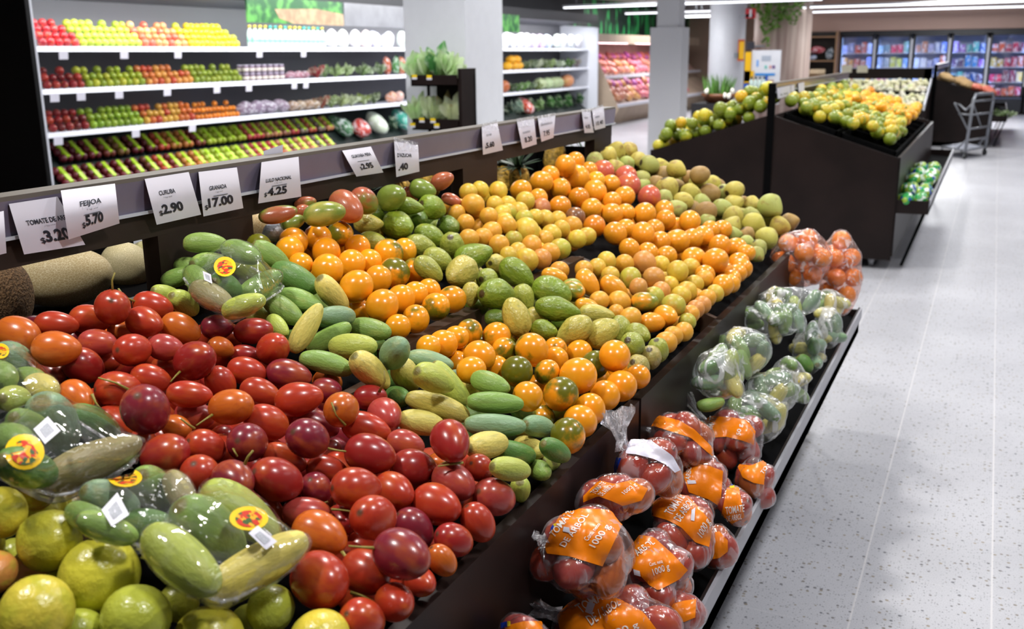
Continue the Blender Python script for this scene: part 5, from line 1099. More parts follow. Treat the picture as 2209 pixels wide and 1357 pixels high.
for i, (px, c_, k, lb) in enumerate(((740, '3f6a48', 'p', 'long green wrapped lettuce beyond the apple trays'), (772, 'b2413a', 'p', 'bag of red radishes on the chiller deck'), (812, 'cfd8c2', 'p', 'pale wrapped leek pack on the chiller deck'), (842, '2f5a44', 'b', 'dark green bunch by the leeks on the chiller deck'), (866, '3f9a8a', 'p', 'teal pack at the pillar end of the chiller deck'))):
    shelf_item(4, px, k, c_, lb, 'vegetable pack', .16, .12, .2)
# second bay right of the thick pillar
F2 = [(1, 'p', 'soft pack on the top shelf, far bay', 'salad bag', ['eceaf2', 'e6e8ef', 'e8eaf0', 'f0e8ee', 'e2cfe4', 'd9b8dc', 'c9dcee', 'e6efe4', 'eceef2', 'e4e8ec', 'e8ecf0'], .15, .15, 1092, 1246),
      (2, 'b', 'leafy head on the second shelf, far bay', 'leafy bunch', ['6a7a4a', '57704a', 'c8d0b8', '8a9a6a', 'a8c07c', 'd8e0c8', '5a8a3c', '6a9a44', 'b8a8b0'], .15, .13, 1140, 1248),
      (3, 'b', 'leafy head on the third shelf, far bay', 'leafy bunch', ['3f5a34', '5a8a34', '6a9a3c', '4a6a3c', '7a8a3c'], .15, .12, 1108, 1160),
      (4, 'b', 'leafy bunch on the deck, far bay', 'leafy bunch', ['2a4a3c', '9ab0a0', '3a5a34', '8aa86a', '4f8a3c', '3c7a34', '4a8a3c', '2f6a30'], .2, .16, 1098, 1246)]
for sh, k, lb, cat, hx, w_, h, pa, pb in F2:
    for i, c_ in enumerate(hx): shelf_item(sh, pa+(pb-pa)*i/(len(hx)-1), k, c_, '%s %s, counted from the thick pillar' % (ordw(i+1), lb), cat, w_, h, w_)
for i, (px, dz) in enumerate(((1098, 0), (1112, 0), (1122, 0), (1106, .12), (1117, .12))): shelf_item(2, px, 'r', 'e8a818', 'yellow pepper, %s in the heap on the second shelf, far bay' % ordw(i+1), 'pepper', .11, .08, .1, dz=dz)
for i, px in enumerate((1168, 1184, 1198, 1206)): shelf_item(3, px, 'r', 'b8c89a', 'pale cabbage, %s on the third shelf, far bay' % ordw(i+1), 'cabbage', .15, .12, .1)
shelf_item(3, 1226, 'r', 'd8986a', 'pale orange squash on the third shelf, far bay', 'squash', .17, .14, .1)
shelf_item(3, 1090, 'r', 'b8643a', 'brown orange squash at the pillar, third shelf, far bay', 'squash', .13, .12, .1)
shelf_item(4, 1132, 'p', 'b8442a', 'red carrot pack on the deck of the far bay', 'vegetable pack', .2, .12, .2)
# price cards under the shelf edges
CRD = MB().box(-.001, -.055, -.04, .001, .055, .04).mesh('price_card'); CRD.materials.append(PAPER)
for sh, L in ((1, (137, 268, 384, 560, 655)), (2, (118, 175, 257, 361, 468, 537, 635, 660)), (3, (126, 293, 415))):
    for i, px in enumerate(L):
        o = bpy.data.objects.new('price_card', CRD); C.objects.link(o); o.location = (XS+.04, yat(px, XS+.04, ZS[sh]-.08), ZS[sh]-.085); o.rotation_euler = (0, .12, 0)
        tag(o, 'white price card, %s from near end under the %s chiller shelf' % (ordw(i+1), SHN[sh]), 'price card', 'price cards on the chiller')

# ================================================================== HERB RACK AT THE THICK PILLAR
RY = 7.3; rk = empty('herb_rack')
def rx(px, py, y=RY): q = ony(px, py, y); return q[0], q[2]
xl, zt1 = rx(886, 162); xr_, _ = rx(985, 162); zb1 = rx(886, 186)[1]; zt2 = rx(886, 256)[1]; zb2 = rx(886, 280)[1]; zp = rx(990, 148)[1]
MB().box(xl+.1, RY+.25, .0, xr_+.03, RY+.28, zp-.05).build('back_board', DARK, rk)
MB().box(xr_-.0, RY+.02, .0, xr_+.03, RY+.28, zp).build('side_board', DARK, rk)
for a, b in ((zt1, zb1), (zt2, zb2)):
    MB().box(xl, RY, b, xr_, RY+.012, a).box(xl, RY, b, xl+.012, RY+.25, a).box(xl, RY, b, xr_, RY+.25, b+.012).build('tray', DARK, rk)
    MB().box(xl, RY+.26, b-.5, xl+.02, RY+.28, b).build('strut', DARK, rk)
place(rk, ((xl+xr_)/2, RY, 0)); tag(rk, 'dark two tier herb rack standing against the thick white pillar', 'rack')
for tier, zz, L in ((0, zb1, ((893, 'd9eebc'), (908, 'dff0c8'), (922, 'cfe8ac'), (938, 'a8d45c'), (952, 'd4ecb0'), (975, 'dceec0'), (944, '4f9a44'))), (1, zb2, ((896, 'd6ecb4'), (918, 'c4d49c'), (934, 'ccd6a8'), (962, 'dccf98'), (974, 'dde2b8')))):
    for i, (px, c_) in enumerate(L):
        q = ony(px, 200, RY+.08+.08*(i % 2)); s = .21 if px != 944 else .24
        soft('herb_bunch', (q[0], q[1], zz+.01), (s*.75, s*.75, s*1.5), c_, 'leafy herb bunch, %s along the %s tier of the herb rack' % (ordw(i+1), ('upper', 'lower')[tier]), 'herb bunch', 'herb bunches in the rack', rnd.choice(BUN))
for i, (px, py) in enumerate(((894, 166), (926, 167), (910, 259), (934, 260), (890, 270), (942, 271))):
    x, z = rx(px, py, RY-.004); r = empty('shelf_ticket'); MB().box(x-.024, RY-.006, z-.004, x+.024, RY-.003, z+.018).build('yellow_half', YELLOW, r); MB().box(x-.024, RY-.006, z-.02, x+.024, RY-.003, z-.004).build('white_half', PAPER, r)
    place(r, (x, RY, z)); tag(r, 'yellow and white ticket, %s on the %s tray of the herb rack' % (ordw(i+1 if i < 2 else i-1), 'upper' if i < 2 else 'lower'), 'price card', 'tickets on the herb rack')

# ================================================================== CITRUS STAND STOCK
FM['cit'] = fruit_mat('citrus_skin', .35, green=('6f8420', 1.0), blotch=('e0b020', 1.2, .4, .7, .5), bump=(12, .05))
CIT = [fmesh('orange', lambda t: sq(t)**.95, 18, n=11), fmesh('orange', lambda t: sq(t)*(1-.08*t), 18, n=11)]
for me in CIT: me.materials.append(FM['cit'])
def slope2(x): return heapz(x)
def crate():
    m = MB(); t = .012; w_, l, h = .42, .54, .095
    m.box(-w_/2, -l/2, 0, w_/2, l/2, t)
    for sx_ in (-1, 1): m.box(min(sx_*w_/2, sx_*(w_/2-t)), -l/2, 0, max(sx_*w_/2, sx_*(w_/2-t)), l/2, h)
    for sy in (-1, 1):
        m.box(-w_/2, min(sy*l/2, sy*(l/2-t)), 0, w_/2, max(sy*l/2, sy*(l/2-t)), h)
        for k in range(9): m.box(-w_/2+.03+k*.043, sy*l/2-.006, .02, -w_/2+.05+k*.043, sy*l/2+.006, h-.015)
    return m.mesh('crate')
CRT = crate(); CRT.materials.append(BLACK)
sl = math.atan(-PM)
for a, (xc, nm) in enumerate(((-1.265, 'upper'), (-.835, 'lower'))):
    for k in range(6):
        o = bpy.data.objects.new('crate', CRT); C.objects.link(o); o.location = (xc, 8.19+.56*k, heapz(xc)-.098); o.rotation_euler = (0, sl, 0)
        tag(o, 'black plastic crate, %s from the near end, %s row of the citrus stand' % (ordw(k+1), nm), 'crate', 'crates on the citrus stand')
def scatter(u0, u1, v0, v1, h0, h1, dmin, tries=6000):
    """random heap positions (u, v, height) that keep their distance from one another"""
    P = []
    for _ in range(tries):
        q = (rnd.uniform(u0, u1), rnd.uniform(v0, v1), rnd.uniform(h0, h1))
        if all((q[0]-p[0])**2+(q[1]-p[1])**2+(q[2]-p[2])**2 > dmin*dmin for p in P): P.append(q)
    return P
def ranked(P, step, sgn_=1):
    rows = {}
    for q in P: rows.setdefault(int(math.floor(sgn_*q[0]/step)), []).append(q)
    for ri, rk in enumerate(sorted(rows)):
        for k, q in enumerate(sorted(rows[rk], key=lambda q: q[1])): yield ri+1, k+1, q
for ri, k, (x, y, h) in ranked(scatter(-1.45, -.67, 8.03, 11.3, .045, .115, .097), .1):
    far = y > 9.5 and x > -1.2; s = rnd.uniform(.044, .052)
    o = bpy.data.objects.new('orange', rnd.choice(CIT)); C.objects.link(o); o.location = (x, y, heapz(x)+h + (.03 if far else 0)); o.scale = (s, s, s*rnd.uniform(.92, 1.08)); o.rotation_euler = (rnd.uniform(0, 6), rnd.uniform(0, 6), 0)
    o.color = (*jit(lin(rnd.choice(['ccb426', 'bdb030', 'd8a81e']) if not far else rnd.choice(['e89a14', 'e8a81e', 'd88a1c']))), rnd.choice([.2, .5, .8, .95]) if not far else rnd.choice([0, 0, .1, .5]))
    tag(o, '%s orange, row %d down from the ridge, %s from near end, citrus stand' % ('bright' if far else 'mottled', ri, ordw(k)), 'orange', 'oranges on the aisle side of the citrus stand')
for ri, k, (x, y, h) in ranked(scatter(-2.44, -1.6, 7.93, 8.4, -.015, .13, .095, 16000), .1, -1):
    s = rnd.uniform(.045, .055); zz = heapz(-3.06-x)+h + (.07 if x > -1.85 and y > 8.02 else 0)
    o = bpy.data.objects.new('orange', rnd.choice(CIT)); C.objects.link(o); o.location = (x, y, zz); o.scale = (s, s, s*rnd.uniform(.92, 1.08)); o.rotation_euler = (rnd.uniform(0, 6), rnd.uniform(0, 6), 0)
    o.color = (*jit(lin(rnd.choice(['c8bc28', 'b8b430', 'd8a81c']))), rnd.choice([.2, .5, .8, .95]))
    tag(o, 'yellow green orange, row %d from the ridge on the far side, %s from near end' % (ri, ordw(k)), 'orange', 'oranges on the far side of the citrus stand')
def netbag_mat():
    m, t, p = nt('green_printed_net'); tc = N(t, 'ShaderNodeTexCoord'); oi = N(t, 'ShaderNodeObjectInfo'); va = t.nodes.new('ShaderNodeVectorMath'); va.operation = 'ADD'
    t.links.new(tc.outputs['Object'], va.inputs[0]); t.links.new(math_(t, 'MULTIPLY', oi.outputs['Random'], 33.), va.inputs[1])
    vo = N(t, 'ShaderNodeTexVoronoi', Vector=va.outputs[0], Scale=2.4); s = N(t, 'ShaderNodeSeparateColor', Color=vo.outputs['Color'])
    col = mix(t, math_(t, 'GREATER_THAN', s.outputs[0], .5), lin('8fae3c'), lin('2f9a4a')); col = mix(t, math_(t, 'GREATER_THAN', s.outputs[1], .78), col, lin('e6efe6')); col = mix(t, math_(t, 'GREATER_THAN', s.outputs[2], .9), col, lin('2a4aa8'))
    t.links.new(col, p.inputs['Base Color']); p.inputs['Roughness'].default_value = .25; return m
NETM = netbag_mat(); NLUMP = [lump(s, .1) for s in (13, 14, 15)]
for l in NLUMP: l.materials.append(NETM)
for k in range(9):
    for c_ in range(2):
        o = soft('lime_bag', (-.525+.1*c_, 7.99+.215*k+.06*c_, .51+.03*(k % 2)+.05*min(1, k*.3)), (.07, .11, .07), '8fae3c', 'green printed bag of limes, %s from near end, %s row of the citrus stand tray' % (ordw(k+1), ('inner', 'outer')[c_]), 'bag of fruit', 'lime bags in the citrus stand tray', rnd.choice(NLUMP), rz=rnd.uniform(-.3, .3))

# ================================================================== END CAP WITH ONIONS, SACKS, CART
ec = empty('onion_stand'); xa, xb = -2.46, -.99; ya, za, yb, zb = 18.72, 1.05, 17.42, .68
MB().add([(x, y, z) for x in (xa, xb) for y, z in ((ya, za), (yb, zb), (yb, .0), (ya, .0))], [(0, 1, 2, 3), (7, 6, 5, 4), (0, 4, 5, 1), (1, 5, 6, 2), (2, 6, 7, 3), (3, 7, 4, 0)]).build('body', DARK, ec)
tb_ = ony(1822, 148, 18.78); MB().box(xa, 18.74, za, xa+.1, 18.8, tb_[2]).box(xb-.12, 18.74, za, xb, 18.8, tb_[2]).box(xa, 18.74, tb_[2]-.17, xb, 18.8, tb_[2]).build('top_board', DARK, ec)
for x in (xa, xb): MB().add([(x-.01, ya, za), (x+.01, ya, za), (x+.01, yb, zb), (x-.01, yb, zb), (x-.01, ya, za+.1), (x+.01, ya, za+.1), (x+.01, yb, zb+.1), (x-.01, yb, zb+.1)], [(0, 3, 2, 1), (4, 5, 6, 7), (0, 1, 5, 4), (1, 2, 6, 5), (2, 3, 7, 6), (3, 0, 4, 7)]).build('white_edge', SHELFW, ec)
MB().box(xa, (ya+yb)/2-.01, (za+zb)/2-.02, xb, (ya+yb)/2+.01, (za+zb)/2+.09).build('divider', BLACK, ec)
MB().box(xa-.34, 17.7, 0, xa-.01, 18.6, .93).build('side_bin', DARK, ec)
place(ec, ((xa+xb)/2, yb, 0)); tag(ec, 'dark end stand of pale onions in front of the freezers', 'produce stand')
ONI = fmesh('onion', lambda t: sq(t)**.9*(1-.1*t), 12, n=9); ONI.materials.append(FM['oni'])
for ri, k, (v, u, h) in ranked(scatter(.04, 1.40, xa+.05, xb-.05, .042, .085, .083), .09):
    f_ = v/1.44
    if abs(f_-.5) < .045: continue
    s = rnd.uniform(.038, .045); o = bpy.data.objects.new('onion', ONI); C.objects.link(o); o.location = (u, ya+(yb-ya)*f_, za+(zb-za)*f_+h); o.scale = (s, s, s); o.rotation_euler = (rnd.uniform(-.8, .8), rnd.uniform(-.8, .8), 0)
    o.color = (*jit(lin(rnd.choice(['f0ecc8', 'e8e4c0', 'f2f0dc', 'e2e4b4']))), 0); tag(o, 'pale onion, %s along row %d down the onion stand' % (ordw(k), ri), 'onion', 'onions on the end stand')
for k, px in enumerate((1826, 1860)):
    p = ony(px, 149, 18.7); o = wbox('price_card', plain('cream_card', 'd4cfbd', .6), (p[0]-.09, 18.70, p[2]-.06, p[0]+.09, 18.71, p[2]+.06)); recenter(o); tag(o, 'cream price card, %s on the top board of the onion stand' % ordw(k+1), 'price card', 'cards on the onion stand')
for i in range(5):
    p = (xa-.12-.06*(i % 2), 18.4-.12*i, .975); o = bpy.data.objects.new('onion', ONI); C.objects.link(o); o.location = p; o.scale = (.05,)*3; o.color = (*lin('5d2a4a'), 0); tag(o, 'purple onion, %s in the small heap at the side of the onion stand' % ordw(i+1), 'onion', 'purple onions')
SACK = plain('jute_sack', 'a98a5c', .8, noise=.3, scale=30, bump=.4); SACKR = plain('red_net_sack', 'c0604a', .6, noise=.35, scale=40)
SL = [lump(s, .12) for s in (23, 24, 25)]
for i, (x, y, s, mt, lb) in enumerate(((-.78, 19.15, (.17, .3, .09), SACK, 'brown sack nearest the ridge of the farthest stand'), (-.5, 19.2, (.17, .28, .09), SACK, 'brown sack in the middle of the farthest stand slope'), (-.3, 19.3, (.16, .3, .1), SACKR, 'red net sack beside the brown sacks'), (-.1, 19.25, (.15, .28, .09), SACKR, 'red net sack lowest on the farthest stand slope'), (-.62, 19.8, (.2, .3, .1), SACK, 'brown sack behind the nearest sacks'), (-.2, 19.9, (.2, .3, .11), SACK, 'brown sack behind the red net sacks'))):
    me = SL[i % 3].copy(); me.materials.clear(); me.materials.append(mt); o = link('sack', me); o.location = (x, y, heapz(x-.59)+.01); o.scale = s; o.rotation_euler = (0, sl, 0); tag(o, lb, 'sack', 'sacks on the farthest stand')
def cart():
    r = empty('stock_cart'); A = np.array([-.315, 16.74, 0]); B = np.array([-.047, 17.45, 0]); Cc = np.array([-.62, 17.2, 0]); ht = onx(2090, 205, -.3)[2]
    ht = 1.6-(1.6-ony(2090, 204, 16.74)[2]); up = np.array([0, 0, 1.])
    lean = np.array([.05, 0, 0])
    T = lambda b, z: b+up*z+lean*z
    a0, b0 = .14, .14
    MB().tube([T(A, .1), T(A, ht-.08), T(A*.92+B*.08, ht), T(A*.08+B*.92, ht), T(B, ht-.08), T(B, .1)], .022, 8).build('hoop_handle', STEEL, r)
    for k, z in enumerate((.28, .45, .66, ht-.1)): MB().tube([T(A, z), T(B, z)], .014, 6).build('cross_bar', STEEL, r)
    D = (Cc-A); D = D/np.linalg.norm(D)*.62; A2, B2 = A+D, B+D
    MB().tube([T(A, .13), A2+up*.13, B2+up*.13, T(B, .13), T(A, .13)], .018, 6).build('base_frame', STEEL, r)
    MB().tube([T(A, .3), A+D*.35+up*.13], .014, 6).build('brace', STEEL, r); MB().tube([T(B, .3), B+D*.35+up*.13], .014, 6).build('brace', STEEL, r)
    pts = [A+up*.12, B+up*.12, B2+up*.12, A2+up*.12]; m = MB(); m.add([p for p in pts]+[p+up*.015 for p in pts], [(0, 1, 2, 3), (7, 6, 5, 4), (0, 4, 5, 1), (1, 5, 6, 2), (2, 6, 7, 3), (3, 7, 4, 0)]); m.build('platform', plain('cart_platform', 'a9adba', .4), r)
    E1 = A+D*.55; MB().tube([T(A, .42), E1+up*.82+D*.1, E1+up*.80-D*.12, T(A, .72)-D*0+D*.25, T(A, ht-.12)], .012, 6).build('basket_rim', STEEL, r)
    MB().tube([T(A, ht-.12), T(A, .46)+(B-A)*.6], .010, 6).build('diagonal_bar', STEEL, r); MB().tube([A+D*.42+up*.66, T(A, .66)], .012, 6).build('basket_bar', STEEL, r)
    for p in (A, B, A2, B2):
        d = (A-B)/np.linalg.norm(A-B); M = Matrix.Translation(p+up*.05) @ Vector(np.cross(D/np.linalg.norm(D), up)).to_track_quat('Z', 'Y').to_matrix().to_4x4()
        wv = MB().lathe([(.001, -.016), (.04, -.016), (.05, -.008), (.05, .008), (.04, .016), (.001, .016)], 16, M=M).build('wheel', plain('cart_rubber', '1a1a1c', .6), r)
        MB().lathe([(.001, -.019), (.02, -.018), (.02, .018), (.001, .019)], 12, M=M).tube([p+up*.05, p+up*.12], .012, 6).build('hub', STEEL, wv)
    place(r, A); tag(r, 'empty grey steel stock cart parked beside the farthest produce stand', 'cart')
cart()
for k, (x, y) in enumerate(((.14, 19.02), (.24, 19.2), (.12, 19.4))): soft('leafy_bunch', (x, y, .46), (.14, .2, .17), '5a7a34', 'dark leafy bunch, %s in the lower tray of the farthest stand' % ordw(k+1), 'leafy bunch', 'bunches in the farthest stand tray', rnd.choice(BUN))

# ================================================================== MEAT / COLD CUT DISPLAY ON THE LEFT WALL
md = empty('meat_display'); MY0, MY1 = 22.2, 31.5; PW = plain('pale_display_wood', 'b8a48e', .6, noise=.1, scale=3)
prof_ = [(-9.38, .0), (-8.0, 0), (-7.78, .36), (-8.3, 1.47), (-8.55, 1.9), (-9.38, 1.9)]
MB().prism(prof_, MY0-.03, MY0).build('side_panel', PW, md); 
MB().prism([(-9.38, 0), (-8.1, 0), (-7.95, .42), (-8.5, .95), (-8.5, 1.05), (-9.1, 1.62), (-9.2, 1.9), (-9.38, 1.9)], MY0, MY1).build('cabinet', PW, md)
for (x, z, w_) in ((-7.82, .40, .16), (-8.36, 1.03, .16)): MB().prism([(x, z), (x-w_, z), (x-w_, z+.07), (x, z+.07)], MY0, MY1).build('ledge', SHELFW, md)
MB().prism([(-8.42, 1.84), (-8.45, 1.84), (-8.45, 1.9), (-9.2, 1.9), (-9.2, 2.06), (-8.42, 2.06)], MY0, MY1).build('hood', PW, md)
MB().box(-8.49, MY0+.1, 1.87, -8.46, MY1-.1, 1.885).build('pink_led', plain('pink_led', 'ff7ad0', .4, emit=5.), md)
place(md, (-8.6, MY0, 0)); tag(md, 'pale wooden meat display lit pink below the jungle mural', 'display')
PK = LUMPS[0].copy(); PK.materials.clear(); PK.materials.append(pack_mat('meat_pack_print', .3, 9., .35))
for tier, (x0, z0, x1, z1, nm) in enumerate(((-8.02, .52, -8.48, .98, 'lower'), (-8.54, 1.12, -9.08, 1.62, 'upper'))):
    for j in range(24):
        y = MY0+.2+j*.27
        for rw in range(3):
            f_ = (rw+.4)/3; col = {0: ['c8743c', 'c07a4c', 'b8643c'], 1: ['d0844a', 'c06a50', 'd89a3c'], 2: ['b83a44', 'c04a58', 'c85a6a']}[(j//4+tier*2) % 3]
            if rw == 2 and j % 2: col = ['b04aa8', 'a8408a', 'c858a8']
            o = bpy.data.objects.new('meat_pack', PK); C.objects.link(o); o.location = (x0+(x1-x0)*f_+.06, y+rnd.uniform(-.07, .07), z0+(z1-z0)*f_+.03+rnd.uniform(-.03, .04)); o.rotation_euler = (0, -.75, rnd.uniform(-.2, .2)); o.scale = (rnd.uniform(.05, .08), rnd.uniform(.11, .14), rnd.uniform(.09, .12)); o.color = (*jit(lin(rnd.choice(col))), 0)
            tag(o, 'wrapped meat pack, %s from near end, row %d of the %s display tier' % (ordw(j+1), rw+1, nm), 'meat pack', 'packs in the meat display')

# ================================================================== PLANTER, SIGNS, PROMOTION DISPLAY, HANGING PLANT
pt = empty('planter'); q0 = ony(1508, 212, 13.); q1 = ony(1584, 212, 13.); cx_, cz_ = (q0[0]+q1[0])/2, q0[2]; rw_ = (q1[0]-q0[0])/2
zb_ = ony(1510, 222, 13.)[2]
MB().box(cx_-rw_*1.2, 12.8, 0, cx_+rw_*1.1, 13.4, zb_-.0).build('pedestal', plain('pedestal_black', '1c1a1d', .5), pt)
MB().lathe([(.001, zb_), (rw_*.6, zb_), (rw_*.95, zb_+.08), (rw_, zb_+.12), (rw_*.9, zb_+.11), (.001, zb_+.1)], 24, (cx_, 13.1, 0)).build('bowl', plain('bowl_wood', '6d3f22', .5, noise=.2, scale=8), pt)
m = MB(); zt_ = ony(1540, 158, 13.)[2]
for i in range(110):
    a = rnd.uniform(0, 6.28); r0 = rw_*.8*math.sqrt(rnd.random()); h = (zt_-zb_-.1)*rnd.uniform(.6, 1.05); b = Vector((cx_+r0*math.cos(a), 13.1+r0*math.sin(a)*.8, zb_+.1)); ln = Vector((math.cos(a)*r0*.35+rnd.uniform(-.04, .04), rnd.uniform(-.05, .05), 0)); sd = Vector((math.cos(a*3), math.sin(a*3), 0))*.007
    m.add([b-sd, b+sd, b+ln*.5+Vector((0, 0, h*.6))+sd, b+ln*.5+Vector((0, 0, h*.6))-sd, b+ln+Vector((0, 0, h))], [(0, 1, 2, 3), (3, 2, 4)], True)
m.build('blades', plain('chive_green', '4f7a30', .5, noise=.3, scale=4), pt)
place(pt, (cx_, 13.1, 0)); tag(pt, 'wooden bowl of tall green chives on a black pedestal', 'planter')
for i, px in enumerate((1525, 1562, 1580, 1572)):
    p = ony(px, (196, 206, 196, 207)[i], 12.85); o = link('white_bulb', LUMPS[i], None); o.data = LUMPS[i]; o.location = p; o.scale = (.03, .03, .04); o.color = (*lin('efe9d8'), 0); tag(o, 'small white bulb, %s at the foot of the chives' % ordw(i+1), 'onion bulb', 'white bulbs in the chive bowl')
RED = plain('sign_red', 'c01824', .4)
def sgn(name, px0, py0, px1, py1, y, parts, label, cat, extra=()):
    r = empty(name); a = ony(px0, py1, y); b = ony(px1, py0, y)
    for nm, u0, v0, u1, v1, dy, mt in parts: MB().box(a[0]+(b[0]-a[0])*u0, y-.02-dy, a[2]+(b[2]-a[2])*v0, a[0]+(b[0]-a[0])*u1, y+.0-dy*.5, a[2]+(b[2]-a[2])*v1).build(nm, mt, r)
    for nm, b_ in extra: MB().box(*b_).build(nm, STEEL, r)
    place(r, ((a[0]+b[0])/2, y, a[2])); tag(r, label, cat); return r
sgn('emergency_sign', 1608, 18, 1631, 40, 21.3, [('panel', 0, 0, 1, 1, 0, RED), ('white_symbol', .4, .12, .62, .9, .006, WHITE)], 'small red sign with a white bar fixed by the round pillar', 'sign', [('bracket', (-4.95, 21.28, 2.3, -4.6, 21.31, 2.36))])
sgn('notice_frame', 1591, 85, 1607, 132, 21.05, [('frame', 0, 0, 1, 1, 0, plain('frame_brick', 'b8481e', .5)), ('notice', .22, .1, 1, .9, .006, plain('notice_yellow', 'eeb400', .4))], 'narrow yellow notice in a red frame on the round pillar', 'sign', [('bracket', (-4.9, 21.03, 1.5, -4.78, 21.3, 1.6))])
sgn('wall_box', 1611, 90, 1628, 106, 24.0, [('housing', 0, 0, 1, 1, 0, plain('box_grey', '4c4c56', .5))], 'dark grey box beside the planked column', 'wall box', [('bracket', (-5.3, 24.0, 1.72, -4.9, 24.5, 1.76))])
SKY = plain('promo_blue', '1c8ad8', .4)
PD = sgn('promotion_display', 1604, 108, 1686, 224, 20., [('board', .18, .0, 1, 1, 0, WHITE), ('yellow_side', .0, .42, .17, .97, .03, plain('promo_yellow', 'f0b90c', .4)), ('yellow_foot', .0, .4, .26, .62, .03, plain('promo_yellow', 'f0b90c', .4)),
     ('blue_back', .0, .0, .12, .38, .03, plain('promo_deep_blue', '1558c0', .4)), ('blue_arch', .3, .535, .86, .575, .012, SKY), ('blue_stripe', .42, .34, .46, .53, .01, plain('promo_pale', 'cfe0f4', .5)), ('blue_post', .60, .3, .66, .53, .012, plain('promo_deep_blue', '1558c0', .4)),
     ('shelf_window', .2, .12, .84, .46, .006, plain('promo_pink_shade', 'bda7a2', .5)), ('blue_tray', .1, .06, .62, .2, .10, SKY), ('grey_emblem', .46, .8, .72, .9, .006, plain('promo_grey', 'a8b0bc', .5)), ('blue_mark', .32, .7, .38, .82, .006, plain('promo_mark', '6aa0e0', .5)), ('teal_dot', .56, .66, .62, .72, .006, plain('promo_teal', '5ac0b0', .5)), ('red_dot', .7, .66, .74, .72, .006, plain('promo_redmark', 'd87a6a', .5)), ('plum_dot', .77, .66, .85, .72, .006, plain('promo_plum', '6a4a86', .5))],
     'white promotion board with blue arch and yellow side before the planked column', 'display', [('stand_leg', (-4.3, 19.97, 0, -4.25, 20.0, .7)), ('stand_leg', (-3.95, 19.97, 0, -3.9, 20.0, .7))])
CAPD = plain('bottle_dark', '22323a', .3)
for i in range(4):
    p = ony(1621+i*9, 178, 19.86); o = link('bottle', BOT); o.location = (p[0], 19.86, p[2]-.12); o.scale = (1.0, 1.0, 1.1); c2 = link('cap', MB().lathe([(.001, .15), (.022, .151), (.022, .21), (.001, .211)], 10).mesh('cap'), CAPD, o)
    tag(o, 'dark capped bottle, %s on the blue promotion tray' % ordw(i+1), 'bottle', 'bottles on the promotion display')
hp = MB(); 
for s in range(11):
    x = -5.15+s*.11+rnd.uniform(-.03, .03); y = 23.88+rnd.uniform(-.04, .0); L = rnd.uniform(.25, 1.15) if 1 < s < 9 else rnd.uniform(.1, .5)
    for k in range(int(L*34)+8):
        z = 2.86-L*rnd.random(); c_ = Vector((x+rnd.uniform(-.08, .08), y+rnd.uniform(-.08, .04), z)); a = Vector((rnd.uniform(-1, 1), rnd.uniform(-.5, .5), rnd.uniform(-1, 1))).normalized()*.06; b = a.orthogonal().normalized()*.035
        hp.add([c_-a, c_+b, c_+a, c_-b], [(0, 1, 2, 3)])
hpo = recenter(hp.build('hanging_plant', plain('ivy_green', '6f9a3c', .5, noise=.4, scale=9))); tag(hpo, 'trailing green plant hanging over the planked column', 'hanging plant')

# ================================================================== FREEZERS AND BACK SHELVING
FG = film_mat('freezer_glass', haze=.02, gloss=.25, wr=1., bs=.02, rough=.04); FBK = plain('freezer_black', '14161c', .45); FIN = plain('freezer_inside', 'b8c4e4', .4); FLED = plain('freezer_led', '9fc4ff', .4, emit=26.)
PKB = MB().box(-.5, -.5, -.5, .5, .5, .5).mesh('food_pack'); PKB.materials.append(pack_mat('food_pack_print', .35, 2.5, .7))
HUES = (['c87a6a', '8a9ad0', 'd0584a', 'b8c0e0', 'd89a4a'], ['b8c858', '7a9ab8', 'd02a6a', '8aa8a0', 'a8b8c8'], ['8aa0d8', 'c87a5a', 'b0bce4', '6a88c8', 'd8dcec'], ['2a8ad0', '8a5ab8', '3ab0b8', '1c5ab0', '5a3a6a'], ['d0305a', 'c85a3a', 'd8285a', '8a3a5a', 'd8b04a'], ['6a7ac0', 'c05a7a', '4a9ac0', 'd08a4a', '8a6ab0'])
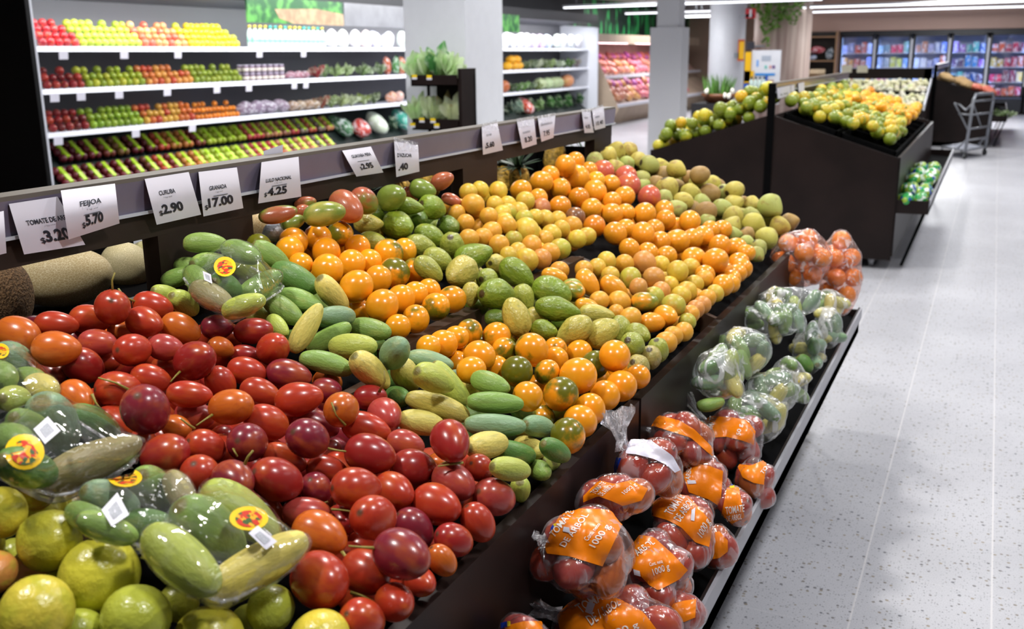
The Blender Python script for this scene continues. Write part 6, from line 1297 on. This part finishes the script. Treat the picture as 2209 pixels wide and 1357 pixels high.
for u in range(6):
    x0 = -3.86+u*.912; x1 = x0+.86; y0 = 28.82; r = empty('freezer')
    MB().box(x0, y0, .05, x1, y0+.7, .4).build('base', FBK, r); m = MB()
    for k in range(7): m.box(x0+.02, y0-.012, .08+k*.045, x1-.02, y0+.001, .1+k*.045)
    m.build('grille', plain('grille_grey', '2c2f38', .5), r)
    MB().box(x0, y0+.68, .4, x1, y0+.7, 2.1).box(x0, y0, .4, x0+.02, y0+.7, 2.1).box(x1-.02, y0, .4, x1, y0+.7, 2.1).box(x0, y0, .38, x1, y0+.7, .41).build('inner_walls', FIN, r)
    MB().box(x0-.03, y0-.02, 2.02, x1+.03, y0+.7, 2.12).build('top_panel', FBK, r)
    d = MB().box(x0+.0, y0-.03, .42, x0+.05, y0, 2.03).box(x1-.05, y0-.03, .42, x1, y0, 2.03).box(x0, y0-.03, .42, x1, y0, .48).box(x0, y0-.03, 1.97, x1, y0, 2.03).build('door', FBK, r)
    MB().box(x0+.05, y0-.02, .48, x1-.05, y0-.014, 1.97).build('glass', FG, d)
    MB().box(x1-.01, y0-.06, .7, x1+.045, y0-.03, 1.9).build('mullion', plain('mullion_silver', 'b9bcc4', .4), d)
    for sx_ in (x0+.03, x1-.045): MB().box(sx_, y0+.03, .5, sx_+.015, y0+.05, 1.95).build('led_strip', FLED, r)
    for k in range(4): MB().box(x0+.03, y0+.1, .43+k*.37, x1-.03, y0+.66, .445+k*.37).build('shelf', SHELFW, r)
    place(r, ((x0+x1)/2, y0, 0)); tag(r, 'glass door freezer, %s from the open shelving along the back wall' % ordw(u+1), 'freezer', 'freezers along the back wall')
    for k in range(4):
        for c_ in range(5):
            h = rnd.uniform(.18, .29); o = bpy.data.objects.new('food_pack', PKB); C.objects.link(o); o.scale = (.13, .2, h); o.location = (x0+.12+c_*.155, y0+.24, .447+k*.37+h/2); o.color = (*jit(lin(HUES[u][(k*2+c_//2) % 5]), .2), 0)
            tag(o, 'food pack, %s along shelf %d up, in the %s freezer from the open shelving' % (ordw(c_+1), k+1, ordw(u+1)), 'food pack', 'packs in the freezers')
os_ = empty('open_shelving'); MB().box(-4.7, 28.35, .0, -4.66, 28.8, 2.12).box(-3.93, 28.35, 0, -3.89, 28.8, 2.12).build('upright', plain('shelving_tan', '8a6a4c', .6), os_); MB().box(-4.7, 28.78, 0, -3.89, 28.8, 2.12).build('back', plain('shelving_dark', '2a2622', .6), os_)
for z in (.55, 1.0, 1.38, 2.0): MB().box(-4.66, 28.36, z-.03, -3.93, 28.78, z).build('board', plain('shelving_tan', '8a6a4c', .6), os_)
place(os_, (-4.3, 28.4, 0)); tag(os_, 'open tan shelving between the planked column and the freezers', 'shelving')
for nm, x, z, s, c_, lb, cat in (('red_bag', -4.4, 1.66, (.24, .12, .1), 'a0182c', 'dark red bag on the upper board of the open shelving', 'bag'), ('grey_bag', -4.06, 1.56, (.12, .12, .17), '4a5560', 'dark grey bag on the upper board of the open shelving', 'bag'), ('blue_bag', -4.5, 1.46, (.12, .1, .07), '8a9ab0', 'blue grey bag under the dark red one', 'bag')):
    soft(nm, (x, 28.5, z), s, c_, lb, cat, 'bags on the open shelving', rz=0)
o = MB().tube([(-4.56, 28.45, 1.08), (-4.16, 28.45, 1.08)], .075, 16).build('paper_roll', plain('kraft_roll', 'd2bc9a', .7)); recenter(o); tag(o, 'tan paper roll on the middle board of the open shelving', 'paper roll')
